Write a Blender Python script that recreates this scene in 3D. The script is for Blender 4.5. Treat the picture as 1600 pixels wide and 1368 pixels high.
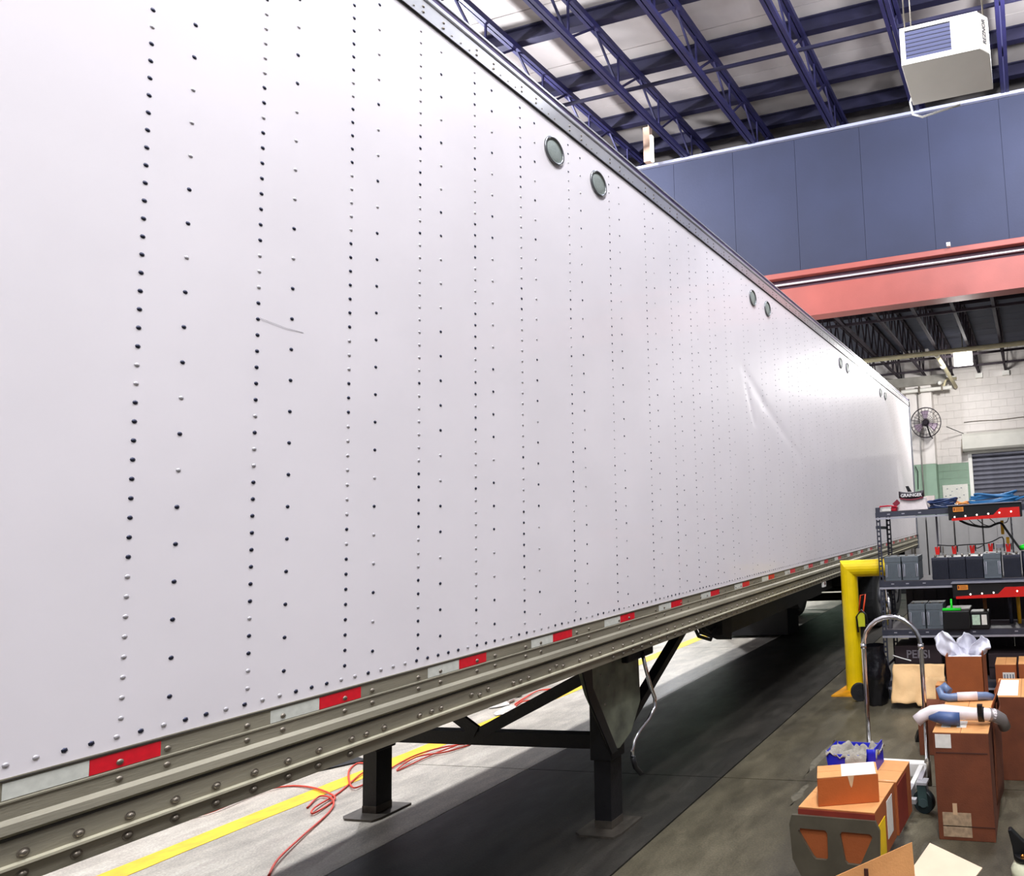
import bpy, bmesh, math, random
from mathutils import Vector, Matrix, noise
random.seed(7)
PI = math.pi
S = bpy.context.scene
for o in list(bpy.data.objects): bpy.data.objects.remove(o)
C = S.collection

# ---------------------------------------------------------------- camera
cd = bpy.data.cameras.new('camera'); cam = bpy.data.objects.new('camera', cd); C.objects.link(cam)
cd.sensor_width = 36; cd.sensor_fit = 'HORIZONTAL'
cd.lens = 1056.68/1600*36
cd.shift_x = -(1338.7-800)/1600
cd.shift_y = (701.3-684)/1600
cd.clip_start = .05
CR = ((0.96692682, 0.24867506, -0.05668541), (-0.07838928, 0.07825513, -0.9938467), (-0.24270896, 0.96542056, 0.09516044))
r3 = Matrix((CR[0], [-v for v in CR[1]], [-v for v in CR[2]])).transposed()
cam.matrix_world = Matrix.Translation((0, 0, 1.85)) @ r3.to_4x4()
S.camera = cam

# ---------------------------------------------------------------- light
S.view_settings.view_transform = 'Standard'; S.view_settings.look = 'None'
S.view_settings.exposure = 0.55; S.view_settings.gamma = 1.0
w = bpy.data.worlds.new('world'); S.world = w; w.use_nodes = True
w.node_tree.nodes['Background'].inputs[0].default_value = (.6, .65, .8, 1)
w.node_tree.nodes['Background'].inputs[1].default_value = .02

def lamp(kind, loc, watts, col, size=.3, target=None):
    l = bpy.data.lights.new('bay_or_fill_light', kind); l.energy = watts; l.color = col
    if kind == 'AREA': l.size = size; l.shape = 'SQUARE'
    else: l.shadow_soft_size = size
    o = bpy.data.objects.new('bay_or_fill_light', l); C.objects.link(o); o.location = loc
    if target: o.rotation_euler = (Vector(target)-Vector(loc)).to_track_quat('-Z', 'Y').to_euler()
    return o
COOL = (.93, .95, 1.0)
for loc, wt, c in (((-.3, 2.4, 8.1), 780, COOL), ((-1.3, 5.8, 8.1), 330, (.80, .86, 1.0)), ((1.2, 8.4, 8.0), 560, COOL),
                   ((1.2, -1.2, 8.1), 700, COOL), ((-9.2, 3.5, 8.1), 1650, COOL), ((-9.2, 8.6, 8.1), 1500, COOL),
                   ((2.0, -5.0, 8.1), 800, COOL)):  # the pair behind the camera is unseen fill, added to brighten the trailer side
    lamp('POINT', loc, wt, c, .22)
lamp('AREA', (-1.2, 14.97, 4.97), 75, (1, .98, .95), .3, (-2.4, 18, 2.2))
lamp('POINT', (-8.5, 14.6, 5.0), 600, COOL, .2)  # unseen lamp that lights the back wall behind the trailer
lamp('AREA', (-1.2, 14.83, 5.08), 190, (1, .98, .95), .36, (-1.5, 12.3, 0))

# ---------------------------------------------------------------- materials
def lin(c):
    return tuple(((v/255)/12.92 if v/255 <= .04045 else ((v/255+.055)/1.055)**2.4) for v in c)
MATS = {}
def mat(name, c, rough=.6, metal=0, var=.06, scale=6, bump=0, bscale=60, dark=None, emit=0, trans=0, spec=.5, coat=0, stretch=(1, 1, 1)):
    if name in MATS: return MATS[name]
    m = bpy.data.materials.new(name); m.use_nodes = True; nt = m.node_tree; b = nt.nodes['Principled BSDF']
    col = lin(c)
    tc = nt.nodes.new('ShaderNodeTexCoord'); mp = nt.nodes.new('ShaderNodeMapping'); mp.inputs['Scale'].default_value = stretch
    nt.links.new(tc.outputs['Object'], mp.inputs['Vector'])
    if var > 0:
        n = nt.nodes.new('ShaderNodeTexNoise'); n.inputs['Scale'].default_value = scale; n.inputs['Detail'].default_value = 5
        nt.links.new(mp.outputs[0], n.inputs['Vector'])
        r = nt.nodes.new('ShaderNodeValToRGB'); r.color_ramp.elements[0].position = .3; r.color_ramp.elements[1].position = .7
        d = lin(dark) if dark else tuple(v*(1-2.2*var) for v in col)
        r.color_ramp.elements[0].color = (*d, 1); r.color_ramp.elements[1].color = (*[min(1, v*(1+var)) for v in col], 1)
        nt.links.new(n.outputs['Fac'], r.inputs[0]); nt.links.new(r.outputs[0], b.inputs['Base Color'])
    else: b.inputs['Base Color'].default_value = (*col, 1)
    b.inputs['Roughness'].default_value = rough; b.inputs['Metallic'].default_value = metal
    b.inputs['Specular IOR Level'].default_value = spec; b.inputs['Coat Weight'].default_value = coat
    b.inputs['Transmission Weight'].default_value = trans
    if bump:
        n2 = nt.nodes.new('ShaderNodeTexNoise'); n2.inputs['Scale'].default_value = bscale; n2.inputs['Detail'].default_value = 4
        bp = nt.nodes.new('ShaderNodeBump'); bp.inputs['Strength'].default_value = bump; bp.inputs['Distance'].default_value = .01
        nt.links.new(mp.outputs[0], n2.inputs['Vector']); nt.links.new(n2.outputs['Fac'], bp.inputs['Height']); nt.links.new(bp.outputs[0], b.inputs['Normal'])
    if emit:
        b.inputs['Emission Color'].default_value = (*col, 1); b.inputs['Emission Strength'].default_value = emit
    MATS[name] = m; return m

def floor_mat(name, c1, c2, c3):
    m = bpy.data.materials.new(name); m.use_nodes = True; nt = m.node_tree; N = nt.nodes; L = nt.links; b = N['Principled BSDF']
    tc = N.new('ShaderNodeTexCoord'); mp = N.new('ShaderNodeMapping'); mp.inputs['Scale'].default_value = (1, .45, 1)
    L.new(tc.outputs['Object'], mp.inputs[0])
    n1 = N.new('ShaderNodeTexNoise'); n1.inputs['Scale'].default_value = 1.3; n1.inputs['Detail'].default_value = 8; n1.inputs['Roughness'].default_value = .62
    n2 = N.new('ShaderNodeTexNoise'); n2.inputs['Scale'].default_value = 90; n2.inputs['Detail'].default_value = 4
    n3 = N.new('ShaderNodeTexNoise'); n3.inputs['Scale'].default_value = 7; n3.inputs['Detail'].default_value = 8; n3.inputs['Roughness'].default_value = .7
    L.new(mp.outputs[0], n1.inputs[0]); L.new(tc.outputs['Object'], n2.inputs[0]); L.new(mp.outputs[0], n3.inputs[0])
    r = N.new('ShaderNodeValToRGB'); e = r.color_ramp.elements
    e[0].position = .32; e[0].color = (*lin(c1), 1); e[1].position = .68; e[1].color = (*lin(c3), 1)
    k = e.new(.5); k.color = (*lin(c2), 1)
    L.new(n1.outputs['Fac'], r.inputs[0])
    mx = N.new('ShaderNodeMix'); mx.data_type = 'RGBA'; mx.blend_type = 'OVERLAY'; mx.inputs[0].default_value = .8
    L.new(r.outputs[0], mx.inputs[6]); L.new(n3.outputs['Fac'], mx.inputs[7])
    mx2 = N.new('ShaderNodeMix'); mx2.data_type = 'RGBA'; mx2.blend_type = 'OVERLAY'; mx2.inputs[0].default_value = .6
    L.new(mx.outputs[2], mx2.inputs[6]); L.new(n2.outputs['Fac'], mx2.inputs[7]); L.new(mx2.outputs[2], b.inputs['Base Color'])
    rr = N.new('ShaderNodeMapRange'); rr.inputs[3].default_value = .3; rr.inputs[4].default_value = .65
    L.new(n3.outputs['Fac'], rr.inputs[0]); L.new(rr.outputs[0], b.inputs['Roughness'])
    bp = N.new('ShaderNodeBump'); bp.inputs['Strength'].default_value = .25; bp.inputs['Distance'].default_value = .004
    L.new(n2.outputs['Fac'], bp.inputs['Height']); L.new(bp.outputs[0], b.inputs['Normal'])
    return m

# ---------------------------------------------------------------- mesh helpers
class MB:
    def __init__(s): s.v = []; s.f = []; s.sm = []
    def add(s, vs, fs, smooth=False):
        n = len(s.v); s.v += [tuple(v) for v in vs]; s.f += [tuple(i+n for i in f) for f in fs]; s.sm += [smooth]*len(fs); return s
    def box(s, x0, x1, y0, y1, z0, z1, rot=None, piv=None):
        vs = [Vector((x, y, z)) for z in (z0, z1) for y in (y0, y1) for x in (x0, x1)]
        if rot is not None:
            p = Vector(piv) if piv else Vector(((x0+x1)/2, (y0+y1)/2, (z0+z1)/2))
            vs = [rot @ (v-p)+p for v in vs]
        return s.add(vs, [(0, 2, 3, 1), (4, 5, 7, 6), (0, 1, 5, 4), (2, 6, 7, 3), (0, 4, 6, 2), (1, 3, 7, 5)])
    def bar(s, a, b, w, h=None, up=(0, 0, 1)):
        a = Vector(a); b = Vector(b); h = h or w; d = (b-a).normalized(); u = Vector(up)
        if abs(d.dot(u)) > .98: u = Vector((1, 0, 0))
        x = d.cross(u).normalized(); y = x.cross(d).normalized()
        vs = [p+x*(i*w/2)+y*(j*h/2) for p in (a, b) for i, j in ((-1, -1), (1, -1), (1, 1), (-1, 1))]
        return s.add(vs, [(0, 3, 2, 1), (4, 5, 6, 7), (0, 1, 5, 4), (1, 2, 6, 5), (2, 3, 7, 6), (3, 0, 4, 7)])
    def tube(s, pts, r, n=8, cap=True, closed=False):
        pts = [Vector(p) for p in pts]; m = len(pts); rs = r if isinstance(r, (list, tuple)) else [r]*m
        t0 = None; vs = []
        for i in range(m):
            if closed: t = (pts[(i+1) % m]-pts[i-1]).normalized()
            else: t = (pts[min(i+1, m-1)]-pts[max(i-1, 0)]).normalized()
            if t0 is None:
                u = Vector((0, 0, 1)) if abs(t.z) < .9 else Vector((1, 0, 0)); x = t.cross(u).normalized()
            else:
                x = (x-t*x.dot(t)); x = x.normalized() if x.length > 1e-6 else t.orthogonal().normalized()
            y = t.cross(x); t0 = t
            vs += [pts[i]+(x*math.cos(2*PI*k/n)+y*math.sin(2*PI*k/n))*rs[i] for k in range(n)]
        fs = []
        for i in range(m if closed else m-1):
            j = (i+1) % m
            fs += [(i*n+k, i*n+(k+1) % n, j*n+(k+1) % n, j*n+k) for k in range(n)]
        s.add(vs, fs, True)
        if cap and not closed:
            a = len(s.v)-len(vs); s.f += [tuple(a+k for k in range(n))[::-1], tuple(a+(m-1)*n+k for k in range(n))]; s.sm += [False]*2
        return s
    def cyl(s, a, b, r, n=16): return s.tube([a, b], r, n)
    def poly(s, pts, ax, t0, t1):
        # pts 2D outline; ax = extrusion axis
        n = len(pts)
        def P(p, t): return {'X': (t, p[0], p[1]), 'Y': (p[0], t, p[1]), 'Z': (p[0], p[1], t)}[ax]
        vs = [P(p, t0) for p in pts]+[P(p, t1) for p in pts]
        fs = [tuple(range(n))[::-1], tuple(range(n, 2*n))]+[(i, (i+1) % n, n+(i+1) % n, n+i) for i in range(n)]
        return s.add(vs, fs)
    def dome(s, c, r, h, ax=(1, 0, 0), n=8, k=2):
        ax = Vector(ax).normalized(); x = ax.orthogonal().normalized(); y = ax.cross(x); c = Vector(c); vs = []
        for i in range(k):
            a = i/k*PI/2
            vs += [c+(x*math.cos(2*PI*j/n)+y*math.sin(2*PI*j/n))*r*math.cos(a)+ax*h*math.sin(a) for j in range(n)]
        vs.append(c+ax*h); fs = []
        for i in range(k-1): fs += [(i*n+j, i*n+(j+1) % n, (i+1)*n+(j+1) % n, (i+1)*n+j) for j in range(n)]
        fs += [((k-1)*n+j, (k-1)*n+(j+1) % n, k*n) for j in range(n)]
        return s.add(vs, fs, True)
    def grid(s, nu, nv, fn, smooth=True):
        vs = [fn(i/nu, j/nv) for j in range(nv+1) for i in range(nu+1)]
        return s.add(vs, [(j*(nu+1)+i, j*(nu+1)+i+1, (j+1)*(nu+1)+i+1, (j+1)*(nu+1)+i) for j in range(nv) for i in range(nu)], smooth)
    def mesh(s, name, m, fix=True):
        me = bpy.data.meshes.new(name); me.from_pydata(s.v, [], s.f); me.polygons.foreach_set('use_smooth', s.sm)
        if fix:
            bm = bmesh.new(); bm.from_mesh(me); bmesh.ops.recalc_face_normals(bm, faces=bm.faces); bm.to_mesh(me); bm.free()
        me.materials.append(m); return me
    def build(s, name, m, parent=None, loc=(0, 0, 0), rz=0, bev=0, solid=0, fix=True):
        return obj(name, s.mesh(name, m, fix), parent, loc, rz, bev, solid)
def obj(name, me, parent=None, loc=(0, 0, 0), rz=0, bev=0, solid=0):
    o = bpy.data.objects.new(name, me); C.objects.link(o); o.location = loc; o.rotation_euler = (0, 0, rz)
    if parent is not None: o.parent = parent
    if solid: md = o.modifiers.new('s', 'SOLIDIFY'); md.thickness = solid; md.offset = 0
    if bev: md = o.modifiers.new('b', 'BEVEL'); md.width = bev; md.segments = 2; md.limit_method = 'ANGLE'
    return o
def tag(o, label, cat, group=None):
    o['label'] = label; o['category'] = cat
    if group: o['group'] = group
    return o
def thing(name, label, cat, loc=(0, 0, 0), rz=0, group=None):
    o = bpy.data.objects.new(name, None); C.objects.link(o); o.location = loc; o.rotation_euler = (0, 0, rz); o.empty_display_size = .1
    return tag(o, label, cat, group)
def struct(o): o['kind'] = 'structure'; return o
def stuff(o): o['kind'] = 'stuff'; return o
def lab(o, l): o['label'] = l; return o
def dup(o, parent=None, loc=None, rz=None):
    c = o.copy(); C.objects.link(c)
    if parent is not None: c.parent = parent
    if loc is not None: c.location = loc
    if rz is not None: c.rotation_euler = (0, 0, rz)
    for ch in list(o.children): dup(ch, c)
    return c
def text(s, name, size, m, parent, M, depth=.0008, bold=0):
    cu = bpy.data.curves.new(name, 'FONT'); cu.body = s; cu.size = size; cu.extrude = depth; cu.align_x = 'CENTER'; cu.align_y = 'CENTER'; cu.offset = bold; cu.resolution_u = 3
    o = bpy.data.objects.new(name, cu); C.objects.link(o); bpy.context.view_layer.update()
    me = bpy.data.meshes.new_from_object(o.evaluated_get(bpy.context.evaluated_depsgraph_get())); bpy.data.objects.remove(o)
    me.materials.clear(); me.materials.append(m)
    q = obj(name, me, parent); q.matrix_local = M; return q
def RZ(a): return Matrix.Rotation(a, 3, 'Z')
FRONT = Matrix.Rotation(PI/2, 4, 'X')      # text facing -Y

# colours
panel_m = mat('painted_white_panel', (226, 220, 223), .42, 0, .015, 2.5, .04, 1.6, spec=.4, coat=.3)
alu = mat('dull_aluminium', (146, 140, 122), .5, .3, .14, 5, .12, 90, stretch=(1, .3, 2))
alu_b = mat('bright_aluminium', (215, 215, 218), .32, .7, .04, 5)
dkstl = mat('dark_underbody_steel', (20, 19, 22), .6, .2, .15, 8, .2)
bluestl = mat('blue_primer_steel', (34, 32, 74), .55, .1, .15, 3, .1)
greystl = mat('dark_purlin_steel', (32, 30, 56), .55, .2, .15, 3, .1)
rubber = mat('black_rubber', (22, 22, 24), .75, 0, .15, 20, .2)
black = mat('black_plastic', (16, 16, 18), .4, 0, .1, 20)
chrome = mat('chrome', (225, 225, 228), .12, 1, 0)
steel = mat('steel_bolt', (124, 116, 104), .4, .7, .1, 20)
white = mat('white_paint', (232, 230, 224), .45, 0, .03, 4)
cream = mat('cream_wall_paint', (226, 220, 216), .6, 0, .04, 3, .15, 40)
greenw = mat('sage_green_wall_paint', (136, 162, 142), .55, 0, .04, 3, .15, 40)
mortar = mat('painted_mortar', (196, 190, 186), .8, 0, .05, 10)
slate = mat('slate_blue_partition', (38, 43, 67), .75, 0, .12, .6, .15, 25)
pink = mat('salmon_red_oxide_steel', (150, 72, 62), .5, 0, .06, 2, .1)
deckm = mat('light_roof_deck', (158, 151, 148), .6, 0, .05, 2)
deckd = mat('dull_blue_grey_deck', (70, 74, 92), .7, 0, .1, 2)
pipec = mat('cream_pipe_paint', (206, 196, 160), .5, 0, .08, 5)
yel = mat('safety_yellow_paint', (240, 206, 8), .35, 0, .05, 6)
yelor = mat('worn_orange_yellow_paint', (232, 158, 20), .5, 0, .15, 8)
card = mat('brown_cardboard', (160, 84, 38), .75, 0, .06, 8, .15, 120)
cardl = mat('pale_lit_cardboard', (214, 152, 92), .75, 0, .05, 8, .15, 120)  # lighter copy for carton tops, overhead light put into the colour
cardd = mat('dark_brown_cardboard', (112, 58, 32), .75, 0, .1, 8, .15, 120)
kraft = mat('kraft_paper', (232, 190, 134), .7, 0, .04, 6, .3, 30)
redbox = mat('red_brown_printed_cardboard', (124, 40, 26), .6, 0, .1, 8)
paperw = mat('white_paper', (226, 224, 216), .6, 0, .04, 30)
tape = mat('clear_packing_tape', (214, 178, 140), .2, 0, .04, 10, coat=.5)
shelfm = mat('grey_shelf_steel', (70, 72, 84), .4, .4, .08, 10)
shelfl = mat('pale_shelf_steel', (176, 176, 186), .35, .4, .05, 10)
batg = mat('grey_battery_plastic', (92, 100, 106), .5, 0, .05, 20)
batb = mat('black_battery_plastic', (24, 28, 42), .45, 0, .1, 20)
redp = mat('red_plastic', (214, 34, 28), .35, 0, .05, 10)
reft = mat('red_reflective_tape', (214, 18, 38), .3, 0, .05, 60, spec=.8)
wtape = mat('white_reflective_tape', (205, 206, 196), .3, 0, .05, 60, spec=.8)

# ---------------------------------------------------------------- floor
lane = floor_mat('stained_dark_concrete', (52, 47, 38), (80, 74, 58), (106, 99, 80))
bay = floor_mat('pale_trowelled_concrete', (158, 151, 138), (188, 180, 166), (206, 198, 184))
mid = floor_mat('shaded_concrete_under_trailer', (28, 26, 24), (44, 41, 36), (72, 67, 60))  # darker than the lane: the trailer's shadow is put into the floor colour
fl = struct(MB().box(-12, 7, -9, 18.3, -.3, -.015).build('floor', mat('joint_filler', (34, 32, 30), .9, 0, .1, 6)))
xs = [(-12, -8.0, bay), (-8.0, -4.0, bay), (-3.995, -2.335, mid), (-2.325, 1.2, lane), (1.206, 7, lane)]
ys = [-9, -4.5, .1, 4.7, 9.4, 14.0, 18.3]
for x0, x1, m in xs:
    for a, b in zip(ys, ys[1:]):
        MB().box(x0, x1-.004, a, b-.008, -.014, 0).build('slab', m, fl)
st = mat('yellow_floor_paint', (252, 214, 24), .5, 0, .08, 9, .1, 80, dark=(236, 190, 26))
b = MB()
b.grid(2, 90, lambda u, v: (-5.45+.20*u+.012*noise.noise((u*3, v*60, 1)), -1+19*v, .0015), False)
b.build('painted_line', st, fl, solid=.002)
MB().poly([(-7.2, 3.6), (-5.98, 4.25), (-5.62, 4.72), (-7.2, 5.2)], 'Z', .001, .012).build('x', rubber)  # thin dark patch lying on the slabs
bpy.data.objects['x'].name = 'dark_floor_patch'; tag(bpy.data.objects['dark_floor_patch'], 'thin dark patch on the floor left of the yellow line behind the trailer', 'mat')
# worn pale streak in the dark lane
b = MB(); 
for i, (x, y, l) in enumerate(((-1.72, 4.75, .8), (-1.66, 4.3, .35))):
    b.grid(3, 14, lambda u, v, x=x, y=y, l=l: (x+(u-.5)*.06*math.sin(PI*v)+.03*noise.noise((v*4, i, u)), y+l*v, .0012), True)
b.build('scuff_mark', mat('pale_scuff', (104, 98, 82), .6, 0, .2, 30), fl)

# ---------------------------------------------------------------- walls
dimw = mat('dim_grey_wall', (104, 104, 108), .8, 0, .05, 2)
wl = struct(MB().box(-12.3, -12, -9, 18.3, 0, 10).build('wall_left', dimw))
wr = struct(MB().box(7, 7.3, -9, 18.3, 0, 10).build('wall_right', dimw))
wf = struct(MB().box(-12.3, 7.3, -9.3, -9, 0, 10).build('wall_front', dimw))
wb = struct(MB().box(-12.3, 7.3, 18.02, 18.4, 0, 6.4).build('wall_back', mortar))
# block courses near the roller door, plain painted areas beyond
def plain(x0, x1, z0, z1, m): MB().box(x0, x1, 18.0, 18.03, z0, z1).build('painted_area', m, wb)
plain(-12, -3.2, 0, 3.04, greenw); plain(-12, -3.2, 3.04, 6.3, cream); plain(1.6, 7, 0, 3.04, greenw); plain(.8, 7, 3.9, 6.3, cream)
blk = MB().box(0, .396, 0, .03, 0, .196).mesh('block', cream); blkg = MB().box(0, .396, 0, .03, 0, .196).mesh('block', greenw)
hlf = MB().box(0, .196, 0, .03, 0, .196).mesh('block', cream)
for r in range(31):
    z = .04+r*.2
    for c in range(11):
        x = -3.2+c*.4-(.2 if r % 2 else 0)
        if x+.4 > -1.5 and z < 3.7:
            if x < -1.56: obj('block', MB().box(0, -1.504-x, 0, .03, 0, .196).mesh('block', cream if z > 3 else greenw), wb, (x, 18.0, z))
            continue
        obj('block', blk if z > 3.0 else blkg, wb, (x, 18.0+random.uniform(0, .003), z))
# pilaster column
col = struct(MB().box(-3.0, -2.32, 17.6, 18, 3.04, 6.3).build('trim_1', cream, bev=.01))
MB().box(-3.0, -2.32, 17.6, 18, 0, 3.04).build('painted_base', greenw, col, bev=.01)
cond = MB().tube([(-2.68, 17.57, 1.9), (-2.68, 17.57, 4.95)], .018, 8).build('conduit', mat('grey_conduit', (150, 146, 142), .4, .3, .05, 8))
tag(cond, 'thin grey conduit running up the wall column behind the fan', 'pipe')
MB().box(-2.78, -2.60, 17.53, 17.6, 1.95, 2.2).build('junction_box', pipec, cond)
b = MB().tube([(-2.86, 17.56, 3.0), (-2.8, 17.55, 2.86), (-2.82, 17.56, 2.4)], .012, 6)
tag(b.build('cable', rubber), 'thin dark cable looping down the green column base', 'cable')

# roller door
dr = struct(MB().box(-1.42, 1.5, 17.98, 18.04, 0, 3.3).build('door_1', mat('roller_door_void', (40, 40, 46), .5)))
sm = mat('grey_roller_slat', (112, 112, 122), .35, .5, .08, 6)
sl = MB().poly([(17.965, 0), (17.93, .03), (17.93, .085), (17.965, .118)], 'X', -1.42, 1.5).mesh('slat', sm)
for k in range(27): obj('slat', sl, dr, (0, 0, .02+k*.12))
MB().box(-1.5, -1.40, 17.88, 18.03, 0, 3.3).build('jamb', white, dr, bev=.01)
MB().box(1.5, 1.6, 17.88, 18.03, 0, 3.3).build('jamb', white, dr, bev=.01)
MB().box(-1.5, 1.6, 17.86, 18.0, 3.24, 3.30).build('lintel_strip', white, dr)
b = MB().poly([(17.99, 3.3), (17.62, 3.3), (17.56, 3.36), (17.56, 3.68), (17.62, 3.76), (17.99, 3.76)], 'X', -1.6, 1.7)
hd = b.build('shutter_housing', mat('housing_white', (200, 198, 190), .5, 0, .05, 3), dr, bev=.01)
MB().box(-1.62, -1.6, 17.6, 17.98, 3.28, 3.62).build('end_bracket', steel, hd)
cb = MB().tube([(-1.95, 17.35, 3.95), (-1.75, 17.7, 3.87), (-1.58, 17.98, 3.80)], .01, 5).build('fan_cable', rubber)
tag(cb, 'black power cable from the wall fan to the roller door', 'cable')
cb = MB().tube([(-1.55+i*.2, 17.97, 4.1+.01*math.sin(i)) for i in range(12)], .008, 5).build('thin_cable', steel)
tag(cb, 'thin grey wire across the wall above the roller door', 'cable')
pw = thing('notice_board', 'white notice board on the green wall left of the roller door', 'board', (-1.9, 17.97, 1.95))
MB().box(-.33, .33, -.02, .02, 0, .52).build('panel', paperw, pw); MB().box(-.34, .34, -.012, .025, -.01, 0).build('frame', white, pw)
b = MB()
for i in range(9): x = -.28+.06*i; z = .12+.3*random.random(); b.box(x, x+random.uniform(.02, .05), -.024, -.02, z, z+.02)
stuff(b.build('printed_lines', mat('grey_print', (110, 116, 130), .6, 0, 0), pw))

# partition wall above the red beam
pt = struct(MB().box(-12, 7, 11.02, 11.25, 5.9, 8.58).build('wall_partition', slate))
for i in range(16):
    x0 = -12+i*1.2
    MB().box(x0+.003, x0+1.197, 11.0, 11.03, 5.9, 8.58).build('panel', slate, pt)
tag(MB().box(-12, 7, 10.93, 10.99, 8.58, 8.63).build('conduit_run', mat('pale_conduit', (176, 178, 200), .35, .3, .04, 6)), 'pale conduit running along the top of the blue partition', 'pipe')
bm_ = thing('crane_beam', 'salmon red steel girder across the hall under the blue partition', 'beam', (-2, 10.9, 5.28))
MB().box(-10, 9, -.06, .10, 0, .53).build('lower_girder', pink, bm_, bev=.008)
MB().box(-10, 9, -.14, .16, -.025, .005).build('bottom_flange', pink, bm_)
MB().box(-10, 9, .02, .1, .53, .72).build('web', mat('dark_recess_steel', (70, 34, 52), .6, 0, .1, 4), bm_)
MB().box(-10, 9, -.10, .12, .715, .81).build('top_flange', pink, bm_, bev=.008)
MB().tube([(-10, -.02, .62), (9, -.02, .62)], .022, 8).build('cable_track', alu_b, bm_)
MB().box(1.0, 1.06, -.16, -.10, .82, .88).build('end_stop', white, bm_)

# ---------------------------------------------------------------- high roof
ce = struct(MB().box(-12, 7, -9, 14, 9.56, 9.8).build('ceiling', deckm))
for i in range(38):
    y = -9+i*.605
    MB().box(-12, 7, y, y+.597, 9.535+(.004 if i % 2 else 0), 9.57).build('deck_panel', deckm, ce)
struct(MB().box(-12, 7, 14, 14.2, 6.4, 9.8).build('wall_upper_back', cream))
pur = None
for i, y in enumerate((3.5, 4.7, 5.86, 7.05, 8.24, 9.43, 10.68, 11.6, 12.8)):
    if pur is None:
        pm = MB(); pm.box(-12, 7, -.06, .06, -.02, 0); pm.box(-12, 7, -.012, .012, 0, .2); pm.box(-12, 7, -.06, .06, .2, .22)
        pur = pm.mesh('roof_purlin', greystl)
    o = obj('roof_purlin', pur, None, (0, y, 9.31))
    nm = ('nearest the camera', 'second', 'third', 'fourth', 'fifth', 'sixth', 'seventh', 'eighth', 'farthest')[i]
    tag(o, f'dark blue roof purlin across the high bay, {nm} of the row counted from the camera' if i not in (0, 8) else f'dark blue roof purlin across the high bay, {nm}', 'beam', 'purlins under the white roof deck')
# open web trusses along the hall
tops = 9.22; bots = 8.66; Y0 = 2.3; PAN = 1.19
def make_truss():
    t = thing('roof_truss', '', 'truss', (0, 0, 0))
    for dx in (-.038, .038):
        MB().box(dx-.028, dx+.028, 2.0, 14.0, -.09, .0).build('top_chord', bluestl, t, (0, 0, 9.29))
        MB().box(dx-.028, dx+.028, 2.4, 13.6, 0, .07).build('bottom_chord', bluestl, t, (0, 0, 8.62))
    dg = MB().bar((0, 0, 8.66), (0, PAN/2, 9.24), .03).mesh('web_rod', bluestl)
    dg2 = MB().bar((0, 0, 9.24), (0, PAN/2, 8.66), .03).mesh('web_rod', bluestl)
    vt = MB().bar((0, 0, 8.66), (0, 0, 9.24), .026).mesh('web_post', bluestl)
    for k in range(9):
        y = 2.29+k*PAN
        obj('web_rod', dg, t, (0, y+PAN/2, 0)); obj('web_rod', dg2, t, (0, y, 0)); obj('web_post', vt, t, (0, y+PAN/2, 0))
    return t
tr = make_truss()
tx = [-9.95, -8.5, -7.1, -5.72, -4.38, -2.87, -1.38, .12, 1.6]
tl = ['truss far left, half hidden behind the trailer roof', 'truss second from the left behind the trailer roof', 'truss emerging just above the trailer top rail', 'truss crossing the top left of the roof view',
      'truss in the middle of the high roof bay', 'truss left of the hanging heater', 'truss directly above the hanging heater', 'truss right of the hanging heater', 'truss farthest right beyond the heater']
for i, x in enumerate(tx):
    o = tr if i == 0 else dup(tr, None)
    o.location = (x, 0, 0); tag(o, 'blue steel open web '+tl[i], 'truss', 'blue open web trusses under the high roof')
for y, z in ((9.0, 8.7), (6.6, 8.7)):
    o = MB().box(-10, 2, -.015, .015, 0, .05).build('bridging_angle', greystl, None, (0, y, z))
    tag(o, 'thin dark bridging angle across the trusses, ' + ('nearer the partition' if y > 8 else 'nearer the camera'), 'beam')
sg = thing('hanging_sensor', 'cream rectangular light stub hanging at the partition top above the trailer', 'fixture', (-6.35, 10.75, 8.5))
MB().box(-.09, .04, -.05, .05, .05, .72).build('housing', mat('tan_housing', (190, 160, 140), .5), sg)
MB().cyl((0, 0, .7), (0, 0, 1.02), .012, 6).build('hanger', steel, sg)
MB().box(.045, .085, -.05, .02, .05, .55).build('lit_edge', mat('lit_tube', (255, 250, 235), .4, 0, 0, emit=1.2), sg)

# ---------------------------------------------------------------- low roof
cl = struct(MB().box(-12, 7, 11.25, 18, 6.12, 6.3).build('ceiling_low', deckd))
for i in range(12):
    MB().box(-12, 7, 11.26+i*.56, 11.26+i*.56+.55, 6.10, 6.13).build('deck_panel', deckd, cl)
lowst = mat('dark_grey_joist_steel', (60, 54, 60), .9, 0, .15, 4, spec=.1)
def make_joist():
    t = thing('bar_joist', '', 'joist')
    MB().box(-.03, .03, 11.3, 18.0, 0, .045).build('bottom_chord', lowst, t, (0, 0, 5.36))
    MB().box(-.035, .035, 11.3, 18.0, 0, .06).build('top_chord', lowst, t, (0, 0, 6.03))
    a = MB().bar((0, 0, 5.38), (0, .3, 6.05), .026).mesh('web_rod', lowst); c = MB().bar((0, 0, 6.05), (0, .3, 5.38), .026).mesh('web_rod', lowst)
    for k in range(11): obj('web_rod', a, t, (0, 11.3+k*.6, 0)); obj('web_rod', c, t, (0, 11.6+k*.6, 0))
    MB().box(-.09, .09, 17.88, 18.0, 5.24, 5.36).build('bearing_pad', white, t)
    return t
jt = make_joist()
jl = ['rightmost, ending above the roller door', 'second from the right', 'third from the right, beside the bay lamp', 'fourth from the right, ending near the lamp', 'fifth from the right', 'sixth from the right', 'seventh from the right', 'eighth from the right',
      'ninth from the right, low over the trailer', 'tenth from the right, mostly behind the trailer']
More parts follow.
